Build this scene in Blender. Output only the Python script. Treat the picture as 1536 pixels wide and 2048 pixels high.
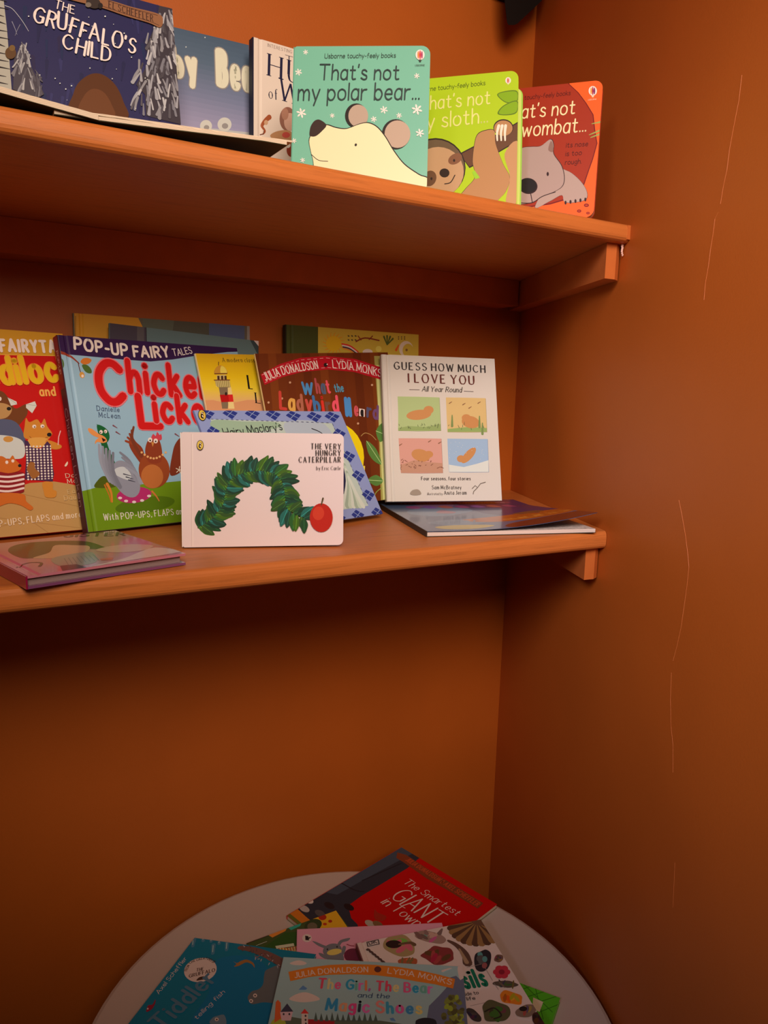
import bpy, bmesh, math, random
from mathutils import Vector, Matrix

# ------------------------------------------------------------------ camera, light, exposure
SC = bpy.context.scene
for o in list(bpy.data.objects):
    bpy.data.objects.remove(o, do_unlink=True)
COL = SC.collection
CAM = Vector((-0.92492, -1.11143, 0.22837))
RM = Matrix(((0.86572, 0.49751, 0.05492), (-0.49978, 0.85317, 0.14942), (0.02748, -0.15681, 0.98725)))   # right, forward, up
FPX = 1511.53
cd = bpy.data.cameras.new('camera'); cam = bpy.data.objects.new('camera', cd); COL.objects.link(cam)
cd.sensor_fit = 'HORIZONTAL'; cd.sensor_width = 36.0; cd.lens = 36.0 * FPX / 1536.0
cd.clip_start = 0.02
rt, fw, up = RM.col[0], RM.col[1], RM.col[2]
m = Matrix((rt, up, -fw)).transposed().to_4x4(); m.translation = CAM
cam.matrix_world = m
SC.camera = cam
SC.view_settings.view_transform = 'Standard'
SC.view_settings.look = 'None'
SC.view_settings.gamma = 1.0
SC.view_settings.use_curve_mapping = False
SC.view_settings.exposure = 0.0

W = bpy.data.worlds.new('world'); SC.world = W; W.use_nodes = True
W.node_tree.nodes['Background'].inputs[0].default_value = (1.0, 0.55, 0.36, 1)
W.node_tree.nodes['Background'].inputs[1].default_value = 0.02

def spot(name, loc, target, power, color, angle, blend, size):
    ld = bpy.data.lights.new(name, 'SPOT'); ld.energy = power; ld.color = color
    ld.spot_size = math.radians(angle); ld.spot_blend = blend; ld.shadow_soft_size = size
    o = bpy.data.objects.new(name, ld); COL.objects.link(o); o.location = loc
    o.rotation_euler = (Vector(target) - Vector(loc)).to_track_quat('-Z', 'Y').to_euler()
    return o
def area(name, loc, target, power, color, sx, sy):
    ld = bpy.data.lights.new(name, 'AREA'); ld.energy = power; ld.color = color
    ld.shape = 'RECTANGLE'; ld.size = sx; ld.size_y = sy
    o = bpy.data.objects.new(name, ld); COL.objects.link(o); o.location = loc
    o.rotation_euler = (Vector(target) - Vector(loc)).to_track_quat('-Z', 'Y').to_euler()
    return o
spot('ceiling_spot_lamp', (-1.00, -1.68, 1.02), (-0.46, -0.26, 0.47), 130, (1.0, 0.70, 0.53), 65, 0.85, 0.42)
spot('right_wall_fill', (-1.70, -1.45, 0.85), (-0.30, -0.86, 0.24), 100, (1.0, 0.82, 1.0), 42, 1.0, 0.25)  # added fill from an unseen source, aimed to brighten the right wall

# ------------------------------------------------------------------ measures
ZU, ZUB = 0.4463, 0.4242          # upper shelf top and underside
ZL, ZLB = 0.0511, 0.0270          # lower shelf
ZT = -0.5733                      # table top
FLOOR = -1.06
D1, D2 = 0.398, 0.3964
TW = 0.4015                       # the side wall runs out of square: x = TW * y
XL = -1.75

def lin(c):
    c = c / 255.0
    return c / 12.92 if c <= 0.04045 else ((c + 0.055) / 1.055) ** 2.4
def alb(rgb, gain):
    return tuple(min(0.88, max(0.0015, lin(v) * g)) for v, g in zip(rgb, gain))
G_UP = (1.0, 1.40, 1.75)
G_LO = (1.05, 1.50, 1.90)
G_BK = (3.2, 4.6, 5.6)
G_TB = (3.2, 5.6, 7.4)

# ------------------------------------------------------------------ materials
def nodes(name):
    mt = bpy.data.materials.new(name); mt.use_nodes = True
    return mt, mt.node_tree, mt.node_tree.nodes['Principled BSDF']
def plain(name, rgb, rough=0.5, spec=0.5, bump=0.0, bscale=300.0, var=0.0, vscale=8.0, coat=0.0):
    mt, nt, b = nodes(name)
    b.inputs['Base Color'].default_value = (*rgb, 1); b.inputs['Roughness'].default_value = rough
    b.inputs['Specular IOR Level'].default_value = spec
    b.inputs['Coat Weight'].default_value = coat; b.inputs['Coat Roughness'].default_value = 0.12
    tc = nt.nodes.new('ShaderNodeTexCoord')
    if var:
        n = nt.nodes.new('ShaderNodeTexNoise'); n.inputs['Scale'].default_value = vscale; n.inputs['Detail'].default_value = 5
        nt.links.new(tc.outputs['Object'], n.inputs['Vector'])
        r = nt.nodes.new('ShaderNodeValToRGB')
        r.color_ramp.elements[0].position = 0.3; r.color_ramp.elements[1].position = 0.7
        r.color_ramp.elements[0].color = (*[v * (1 - var) for v in rgb], 1)
        r.color_ramp.elements[1].color = (*[min(0.95, v * (1 + var)) for v in rgb], 1)
        nt.links.new(n.outputs['Fac'], r.inputs[0]); nt.links.new(r.outputs[0], b.inputs['Base Color'])
    if bump:
        n = nt.nodes.new('ShaderNodeTexNoise'); n.inputs['Scale'].default_value = bscale; n.inputs['Detail'].default_value = 3
        nt.links.new(tc.outputs['Object'], n.inputs['Vector'])
        bp = nt.nodes.new('ShaderNodeBump'); bp.inputs['Strength'].default_value = bump; bp.inputs['Distance'].default_value = 0.001
        nt.links.new(n.outputs['Fac'], bp.inputs['Height']); nt.links.new(bp.outputs[0], b.inputs['Normal'])
    return mt
def wood_paint(name, rgb):
    mt, nt, b = nodes(name); b.inputs['Roughness'].default_value = 0.42; b.inputs['Specular IOR Level'].default_value = 0.3
    tc = nt.nodes.new('ShaderNodeTexCoord'); mp = nt.nodes.new('ShaderNodeMapping')
    mp.inputs['Scale'].default_value = (3, 60, 60)
    nt.links.new(tc.outputs['Object'], mp.inputs['Vector'])
    n = nt.nodes.new('ShaderNodeTexNoise'); n.inputs['Scale'].default_value = 4; n.inputs['Detail'].default_value = 8; n.inputs['Roughness'].default_value = 0.7
    nt.links.new(mp.outputs[0], n.inputs['Vector'])
    r = nt.nodes.new('ShaderNodeValToRGB')
    r.color_ramp.elements[0].position = 0.28; r.color_ramp.elements[0].color = (*[v * 0.72 for v in rgb], 1)
    r.color_ramp.elements[1].position = 0.5; r.color_ramp.elements[1].color = (*rgb, 1)
    nt.links.new(n.outputs['Fac'], r.inputs[0]); nt.links.new(r.outputs[0], b.inputs['Base Color'])
    bp = nt.nodes.new('ShaderNodeBump'); bp.inputs['Strength'].default_value = 0.25; bp.inputs['Distance'].default_value = 0.0015
    nt.links.new(n.outputs['Fac'], bp.inputs['Height']); nt.links.new(bp.outputs[0], b.inputs['Normal'])
    return mt
def page_mat(name, rgb):
    mt, nt, b = nodes(name); b.inputs['Roughness'].default_value = 0.7
    tc = nt.nodes.new('ShaderNodeTexCoord'); wv = nt.nodes.new('ShaderNodeTexWave')
    wv.bands_direction = 'Z'; wv.inputs['Scale'].default_value = 260; wv.inputs['Distortion'].default_value = 1.5
    nt.links.new(tc.outputs['Object'], wv.inputs['Vector'])
    r = nt.nodes.new('ShaderNodeValToRGB')
    r.color_ramp.elements[0].color = (*[v * 0.62 for v in rgb], 1); r.color_ramp.elements[1].color = (*rgb, 1)
    r.color_ramp.elements[1].position = 0.5
    nt.links.new(wv.outputs['Fac'], r.inputs[0]); nt.links.new(r.outputs[0], b.inputs['Base Color'])
    return mt
def print_mat(name, rough, coat):
    mt, nt, b = nodes(name)
    a = nt.nodes.new('ShaderNodeAttribute'); a.attribute_name = 'ink'
    nt.links.new(a.outputs['Color'], b.inputs['Base Color'])
    b.inputs['Roughness'].default_value = rough; b.inputs['Specular IOR Level'].default_value = 0.22; b.inputs['Coat Weight'].default_value = coat; b.inputs['Coat Roughness'].default_value = 0.10
    return mt
WALL = (0.48, 0.125, 0.014)
M = {
    'wall': plain('terracotta_wall_paint', WALL, 0.48, 0.4, bump=0.12, bscale=420, var=0.05, vscale=5),
    'shelf': wood_paint('terracotta_shelf_paint', (0.55, 0.185, 0.042)),
    'batten': plain('terracotta_batten_paint', (0.54, 0.16, 0.035), 0.45, 0.45, bump=0.2, bscale=120, var=0.06, vscale=30),
    'crack': plain('chipped_pale_paint', (0.53, 0.165, 0.04), 0.6),
    'caulk': plain('pale_filler', (0.75, 0.52, 0.42), 0.6, bump=0.5, bscale=400),
    'table': plain('white_laminate', (0.60, 0.57, 0.53), 0.45, 0.4, bump=0.05, bscale=900),
    'leg': plain('white_metal', (0.6, 0.58, 0.55), 0.4),
    'floor': plain('brown_floor', (0.10, 0.055, 0.03), 0.5, var=0.2),
    'black': plain('matt_black_plastic', (0.004, 0.004, 0.004), 0.55, 0.3),
    'pages': page_mat('page_edges', (0.72, 0.66, 0.52)),
    'pages_old': page_mat('aged_page_edges', (0.62, 0.50, 0.30)),
    'pages_white': page_mat('white_page_edges', (0.74, 0.72, 0.66)),
    'pages_grey': page_mat('grey_page_edges', (0.30, 0.24, 0.24)),
    'print': print_mat('printed_ink_satin', 0.5, 0.0),
    'gloss': print_mat('printed_ink_gloss', 0.30, 0.5),
}
_mc = {}
def cover_mat(rgb, rough=0.5, coat=0.0):
    k = (tuple(round(v, 4) for v in rgb), rough, coat)
    if k not in _mc: _mc[k] = plain('cover_stock', rgb, rough, 0.22, coat=coat)
    return _mc[k]

# ------------------------------------------------------------------ object helpers
def link(o, parent=None):
    COL.objects.link(o)
    if parent is not None: o.parent = parent
    return o
def mesh_obj(name, verts, faces, mat, parent=None, smooth=False):
    me = bpy.data.meshes.new(name); me.from_pydata([tuple(v) for v in verts], [], faces); me.update()
    me.materials.append(mat)
    if smooth: me.polygons.foreach_set('use_smooth', [True] * len(me.polygons))
    o = bpy.data.objects.new(name, me); return link(o, parent)
def tag(o, label=None, cat=None, group=None, kind=None):
    if label: o['label'] = label
    if cat: o['category'] = cat
    if group: o['group'] = group
    if kind: o['kind'] = kind
    return o
def prism(outline, z0, z1):
    n = len(outline)
    v = [(x, y, z0) for x, y in outline] + [(x, y, z1) for x, y in outline]
    f = [tuple(range(n - 1, -1, -1)), tuple(range(n, 2 * n))] + [(i, (i + 1) % n, (i + 1) % n + n, i + n) for i in range(n)]
    return v, f
def box(x0, y0, z0, x1, y1, z1):
    return prism([(x0, y0), (x1, y0), (x1, y1), (x0, y1)], z0, z1)
def round_rect(w, h, radii, seg=6, inset=0.0):
    # radii: bl, br, tr, tl
    pts = []
    cs = [(inset, inset, 180, radii[0]), (w - inset, inset, 270, radii[1]), (w - inset, h - inset, 0, radii[2]), (inset, h - inset, 90, radii[3])]
    for (cx, cy, a0, r) in cs:
        sx = 1 if cx < w / 2 else -1; sy = 1 if cy < h / 2 else -1
        if r < 1e-5: pts.append((cx, cy)); continue
        for k in range(seg + 1):
            a = math.radians(a0 + 90 * k / seg)
            pts.append((cx + sx * r + r * math.cos(a), cy + sy * r + r * math.sin(a)))
    return pts

# ------------------------------------------------------------------ the room
def quad_wall(name, verts, mat):
    o = mesh_obj(name, verts, [tuple(range(len(verts)))] if len(verts) == 4 else None, mat); return tag(o, kind='structure')
def solid(name, outline, z0, z1, mat, parent=None):
    v, f = prism(outline, z0, z1); return mesh_obj(name, v, f, mat, parent)
ZC = 1.75
wb = tag(solid('wall_back', [(XL, 0), (0.0, 0), (0.0, 0.1), (XL, 0.1)], FLOOR, ZC, M['wall']), kind='structure')
YE = -1.02
wr = tag(solid('wall_right', [(0, 0.1), (0, 0), (TW * YE, YE), (0.9, YE), (0.9, 0.1)], FLOOR, ZC, M['wall']), kind='structure')
wl = tag(solid('wall_left', [(XL - 0.1, YE), (XL, YE), (XL, 0.1), (XL - 0.1, 0.1)], FLOOR, ZC, M['wall']), kind='structure')
tag(solid('floor', [(-3.2, -3.2), (0.9, -3.2), (0.9, 0.1), (-3.2, 0.1)], FLOOR - 0.05, FLOOR, M['floor']), kind='structure')

def px_ray(x, y):
    return (rt * ((x - 768) / FPX) + fw - up * ((y - 1024) / FPX))
def at_plane(px, p0, n):
    d = px_ray(*px); t = (p0 - CAM).dot(n) / d.dot(n); return CAM + d * t
WN = Vector((-1, TW, 0)).normalized()     # out of the right wall into the room
# hairline cracks in the right wall (thin raised lips of chipped paint)
def crack(points, wd):
    P = [at_plane(p, Vector((0, 0, 0)), WN) for p in points]
    v, f = [], []
    tdir = Vector((-TW, -1, 0)).normalized()
    for i, p in enumerate(P):
        k = 0.55 * wd * (0.6 + 0.4 * math.sin(i * 2.3))
        v += [p - tdir * k + WN * 0.00002, p + tdir * k + WN * 0.00002, p + WN * 0.0003]
    for i in range(len(P) - 1):
        a = 3 * i
        f += [(a, a + 2, a + 5, a + 3), (a + 2, a + 1, a + 4, a + 5)]
    mesh_obj('crack', v, f, M['crack'], wr)
crack([(1484, 150), (1478, 200), (1466, 262), (1459, 300), (1454, 340), (1447, 372), (1441, 408)], 0.0005)
crack([(1437, 424), (1430, 438), (1426, 470), (1421, 500), (1417, 532), (1411, 566), (1408, 600)], 0.0004)
crack([(1358, 1000), (1364, 1030), (1371, 1070), (1376, 1110), (1378, 1134), (1374, 1172), (1368, 1215), (1362, 1256), (1354, 1292), (1346, 1322)], 0.0004)
crack([(1343, 1345), (1341, 1400), (1342, 1450), (1346, 1490), (1346, 1545)], 0.0002)
crack([(1350, 1725), (1348, 1770), (1346, 1815)], 0.0002)

# ------------------------------------------------------------------ shelves and their battens
def shelf(name, zt, zb, depth, label):
    r = 0.0075; sec = [(0.0, zt), (0.0, zb)]
    for k in range(5):
        a = math.radians(270 - 90 * k / 4); sec.append((-depth + r + r * math.cos(a), zb + r + r * math.sin(a)))
    for k in range(5):
        a = math.radians(180 - 90 * k / 4); sec.append((-depth + r + r * math.cos(a), zt - r + r * math.sin(a)))
    n = len(sec); v = []
    for i in range(2):
        for (y, z) in sec:
            v.append((XL + 0.0005, y - 0.0005, z) if i == 0 else (TW * y - 0.0008, y - 0.0005, z))
    f = [tuple(range(n)), tuple(range(2 * n - 1, n - 1, -1))] + [(i, i + n, (i + 1) % n + n, (i + 1) % n) for i in range(n)]
    o = mesh_obj(name, v, f, M['shelf']); return tag(o, label, 'shelf')
su = shelf('wall_shelf', ZU, ZUB, D1, 'upper terracotta painted wooden shelf seen from below')
sl = shelf('wall_shelf', ZL, ZLB, D2, 'lower terracotta painted wooden shelf under the white board book')
def back_batten(zt, h, dp, label):
    v, f = box(XL + 0.001, -dp, zt - h, -0.034 - TW * 0.05, -0.0005, zt - 0.0004)
    return tag(mesh_obj('shelf_batten', v, f, M['batten']), label, 'batten', )
def side_batten(zt, h, wdt, yf, label):
    y0, y1 = -yf, -0.001
    out = [(TW * y1 - wdt, y1), (TW * y0 - wdt, y0), (TW * y0 - wdt * 0.42, y0 - 0.0015), (TW * y0 - 0.0006, y0 + 0.004), (TW * y1 - 0.0006, y1)]
    return tag(solid('shelf_batten', out, zt - h, zt - 0.0004, M['batten']), label, 'batten')
back_batten(ZUB, 0.0425, 0.058, 'long back batten under the upper shelf')
side_batten(ZUB, 0.0441, 0.0281, 0.3808, 'side batten under the right end of the upper shelf')
back_batten(ZLB, 0.0425, 0.045, 'long back batten under the lower shelf')
side_batten(ZLB, 0.0441, 0.0281, 0.3827, 'side batten under the right end of the lower shelf')
# filler left in the gap at the right end of the upper shelf
bm = bmesh.new(); random.seed(4)
for k in range(7):
    mm = Matrix.Translation((TW * -0.386 - 0.0035 + random.uniform(-.001, .001), -0.386, ZUB - 0.001 - k * 0.0021)) @ Matrix.Diagonal((0.0022 - 0.0002 * k, 0.0016, 0.002, 1))
    bmesh.ops.create_icosphere(bm, subdivisions=1, radius=1, matrix=mm)
me = bpy.data.meshes.new('filler_blob'); bm.to_mesh(me); bm.free(); me.materials.append(M['caulk'])
o = link(bpy.data.objects.new('filler_blob', me), su)
v, f = box(TW * -D1 - 0.0052, -D1 - 0.0012, ZUB + 0.003, TW * -D1 - 0.0006, -D1 + 0.004, ZU - 0.002)
mesh_obj('filler_strip', v, f, M['batten'], su)

# ------------------------------------------------------------------ round table in the corner
TC = (-0.5200, -0.3800); TR = 0.3365
tb = tag(link(bpy.data.objects.new('round_table', None)), 'round white table standing in the corner under the shelves', 'table')
tb.location = (TC[0], TC[1], FLOOR)
def lathe(name, prof, mat, parent, seg=96):
    v, f = [], []; n = len(prof)
    for s in range(seg):
        a = 2 * math.pi * s / seg
        for r, z in prof: v.append((r * math.cos(a), r * math.sin(a), z))
    for s in range(seg):
        for k in range(n - 1):
            f.append((s * n + k, ((s + 1) % seg) * n + k, ((s + 1) % seg) * n + k + 1, s * n + k + 1))
    f.append(tuple(s * n for s in range(seg - 1, -1, -1))); f.append(tuple(s * n + n - 1 for s in range(seg)))
    return mesh_obj(name, v, f, mat, parent)
H = ZT - FLOOR
lathe('tabletop', [(TR - 0.006, H - 0.024), (TR - 0.001, H - 0.021), (TR, H - 0.017), (TR, H - 0.007), (TR - 0.002, H - 0.002), (TR - 0.007, H)], M['table'], tb)
for k in range(4):
    a = math.pi / 4 + k * math.pi / 2
    g = lathe('leg', [(0.016, 0.0005), (0.021, H - 0.02), (0.021, H - 0.0242)], M['leg'], tb, 20)
    g.location = (0.22 * math.cos(a), 0.22 * math.sin(a), 0)

# ------------------------------------------------------------------ black fitting high in the corner
fy = -0.06
P = [at_plane(p, Vector((0, fy, 0)), Vector((0, 1, 0))) for p in [(1009, 0), (1014, 45), (1017, 50), (1029, 50), (1035, 47), (1085, 0)]]
out = [(p.x, p.z) for p in P]
out = out + [(-0.03, 0.888), (-0.03, 1.02), (-0.125, 1.02)]
v = [(x, fy, z) for x, z in out] + [(x + (-0.045 - x) * 0.5, -0.012, z + (1.0 - z) * 0.5) for x, z in out]; n = len(out)
f = [tuple(range(n)), tuple(range(2 * n - 1, n - 1, -1))] + [(i, i + n, (i + 1) % n + n, (i + 1) % n) for i in range(n)]
bf = tag(link(bpy.data.objects.new('wall_fitting', None)), 'black tapered fitting high on the back wall at the corner', 'wall fitting')
mesh_obj('housing', v, f, M['black'], bf)
v, f = box(-0.105, -0.0121, 0.88, -0.045, -0.0005, 0.99); mesh_obj('wall_plate', v, f, M['black'], bf)
# ------------------------------------------------------------------ lettering: a small stroke alphabet
# strokes: '-' straight, '~' smooth; cap height 1, x height .64
FONT = {
'A':"-0,0 .38,1;-.38,1 .76,0;-.13,.34 .63,.34", 'B':"-0,0 0,1;~0,1 .32,1 .52,.9 .52,.64 .34,.53 0,.53;~0,.53 .36,.53 .6,.4 .6,.14 .36,0 0,0",
'C':"~.72,.84 .52,.98 .28,.97 .06,.76 0,.5 .06,.24 .28,.03 .52,.02 .74,.17", 'D':"-0,0 0,1;~0,1 .3,.99 .6,.83 .7,.5 .6,.17 .3,.01 0,0",
'E':"-0,0 0,1;-0,1 .54,1;-0,.52 .44,.52;-0,0 .57,0", 'F':"-0,0 0,1;-0,1 .52,1;-0,.52 .42,.52",
'G':"~.72,.84 .52,.98 .28,.97 .06,.76 0,.5 .06,.24 .28,.03 .52,.02 .72,.14;-.72,.14 .72,.44;-.45,.44 .72,.44", 'H':"-0,0 0,1;-.66,0 .66,1;-0,.52 .66,.52",
'I':"-0,0 0,1", 'J':"-.38,1 .38,.25;~.38,.25 .32,.05 .14,0 0,.12", 'K':"-0,0 0,1;-.6,1 0,.42;-.2,.58 .64,0", 'L':"-0,0 0,1;-0,0 .52,0",
'M':"-0,0 .06,1;-.06,1 .42,.15;-.42,.15 .78,1;-.78,1 .84,0", 'N':"-0,0 0,1;-0,1 .64,0;-.64,0 .64,1",
'O':"~.4,1 .16,.94 0,.5 .16,.06 .4,0 .64,.06 .8,.5 .64,.94 .4,1", 'P':"-0,0 0,1;~0,1 .36,1 .58,.87 .58,.6 .36,.46 0,.46",
'R':"-0,0 0,1;~0,1 .34,1 .55,.88 .55,.63 .34,.5 0,.5;-.28,.5 .62,0", 'S':"~.54,.86 .38,.99 .16,.97 .03,.8 .1,.6 .34,.5 .54,.36 .55,.15 .38,.01 .15,.02 0,.16",
'T':"-.36,0 .36,1;-0,1 .72,1", 'U':"-0,1 0,.32;~0,.32 .08,.06 .32,0 .56,.06 .64,.32;-.64,.32 .64,1", 'V':"-0,1 .36,0;-.36,0 .72,1",
'W':"-0,1 .25,0;-.25,0 .5,.9;-.5,.9 .75,0;-.75,0 1,1", 'X':"-0,0 .62,1;-0,1 .62,0", 'Y':"-0,1 .34,.48;-.68,1 .34,.48;-.34,.48 .34,0",
'a':"~.46,.5 .34,.64 .14,.62 0,.4 .02,.12 .18,0 .36,.06 .46,.24;-.46,.64 .46,0", 'b':"-0,1 0,0;~0,.42 .16,.62 .38,.58 .5,.32 .38,.04 .16,0 0,.18",
'c':"~.46,.52 .32,.64 .14,.6 0,.32 .12,.04 .32,0 .47,.12", 'd':"-.48,1 .48,0;~.48,.42 .34,.62 .12,.58 0,.32 .12,.04 .32,0 .48,.18",
'e':"-.02,.33 .47,.33;~.47,.33 .42,.56 .25,.64 .08,.54 0,.3 .1,.06 .28,0 .45,.1", 'f':"~.38,.94 .26,1 .15,.9 .14,.7;-.14,.7 .14,0;-0,.6 .34,.6",
'g':"~.48,.42 .34,.62 .12,.58 0,.34 .12,.1 .32,.08 .48,.24;-.48,.64 .48,-.1;~.48,-.1 .4,-.28 .2,-.32 .04,-.24", 'h':"-0,1 0,0;~0,.4 .14,.6 .34,.62 .45,.42;-.45,.42 .45,0",
'i':"-0,.64 0,0;-0,.87 0,.9", 'j':"-.15,.64 .15,-.15;~.15,-.15 .08,-.3 -.05,-.3;-.15,.87 .15,.9", 'k':"-0,1 0,0;-.4,.64 0,.26;-.12,.36 .44,0", 'l':"-0,1 0,0",
'm':"-0,.64 0,0;~0,.4 .12,.6 .28,.62 .37,.42;-.37,.42 .37,0;~.37,.4 .5,.6 .66,.62 .75,.42;-.75,.42 .75,0", 'n':"-0,.64 0,0;~0,.4 .14,.6 .34,.62 .45,.42;-.45,.42 .45,0",
'o':"~.26,.64 .06,.54 0,.32 .06,.1 .26,0 .46,.1 .52,.32 .46,.54 .26,.64", 'p':"-0,.64 0,-.32;~0,.42 .16,.62 .38,.58 .5,.32 .38,.04 .16,0 0,.18",
'q':"-.48,.64 .48,-.32;~.48,.42 .34,.62 .12,.58 0,.32 .12,.04 .32,0 .48,.18", 'r':"-0,.64 0,0;~0,.38 .12,.58 .34,.62", 's':"~.38,.54 .24,.64 .08,.6 .05,.44 .2,.33 .38,.24 .38,.06 .2,0 0,.1",
't':"-.16,.88 .16,.16;~.16,.16 .22,.02 .4,.04;-0,.62 .36,.62", 'u':"-0,.64 0,.22;~0,.22 .1,.02 .28,.02 .44,.24;-.45,.64 .45,0", 'v':"-0,.64 .24,0;-.24,0 .48,.64",
'w':"-0,.64 .17,0;-.17,0 .36,.58;-.36,.58 .55,0;-.55,0 .72,.64", 'x':"-0,0 .42,.64;-0,.64 .42,0", 'y':"-0,.64 .24,.02;-.5,.64 .14,-.32", 'z':"-0,.64 .42,.64;-.42,.64 0,0;-0,0 .44,0",
"'":"-0,1 -.03,.82", '.':"-0,.02 0,.05", ',':"-.04,.06 -.02,-.12", '-':"-0,.36 .3,.36", '&':"~.6,.0 .3,.4 .1,.8 .3,1 .45,.8 .1,.35 .1,.08 .35,0 .62,.4",
}
def catmull(pts, closed=False, n=6):
    out = []; k = len(pts)
    rng = range(k) if closed else range(k - 1)
    for i in rng:
        if closed: p0, p1, p2, p3 = pts[i - 1], pts[i], pts[(i + 1) % k], pts[(i + 2) % k]
        else: p0, p1, p2, p3 = pts[max(i - 1, 0)], pts[i], pts[i + 1], pts[min(i + 2, k - 1)]
        for s in range(n):
            t = s / n; t2, t3 = t * t, t * t * t
            out.append(tuple(0.5 * (2 * p1[a] + (p2[a] - p0[a]) * t + (2 * p0[a] - 5 * p1[a] + 4 * p2[a] - p3[a]) * t2 + (3 * p1[a] - p0[a] - 3 * p2[a] + p3[a]) * t3) for a in (0, 1)))
    if not closed: out.append(tuple(pts[-1]))
    return out
def glyph_strokes(ch):
    res = []
    for s in FONT[ch].split(';'):
        pts = [tuple(float(t) for t in q.split(',')) for q in s[1:].split()]
        if s[0] == '~':
            cl = pts[0] == pts[-1]
            pts = catmull(pts[:-1], True, 4) if cl else catmull(pts, False, 4)
            if cl: pts.append(pts[0])
        res.append((s[0], pts))
    return res
GS = {c: glyph_strokes(c) for c in FONT}
GW = {c: max(p[0] for _, s in GS[c] for p in s) for c in GS}
def clip_poly(poly, hull):
    # Sutherland-Hodgman against a convex counter-clockwise outline
    n = len(hull)
    for i in range(n):
        (ax, ay), (bx, by) = hull[i], hull[(i + 1) % n]
        if not poly: return []
        out = []; ex, ey = bx - ax, by - ay
        if ex * ex + ey * ey < 1e-14: continue
        d = [ex * (q[1] - ay) - ey * (q[0] - ax) for q in poly]
        if min(d) >= -1e-9: continue
        for j in range(len(poly)):
            a, b, da, db = poly[j - 1], poly[j], d[j - 1], d[j]
            if (da >= 0) != (db >= 0):
                t = da / (da - db); out.append((a[0] + (b[0] - a[0]) * t, a[1] + (b[1] - a[1]) * t))
            if db >= 0: out.append(b)
        poly = out
    return poly

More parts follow.
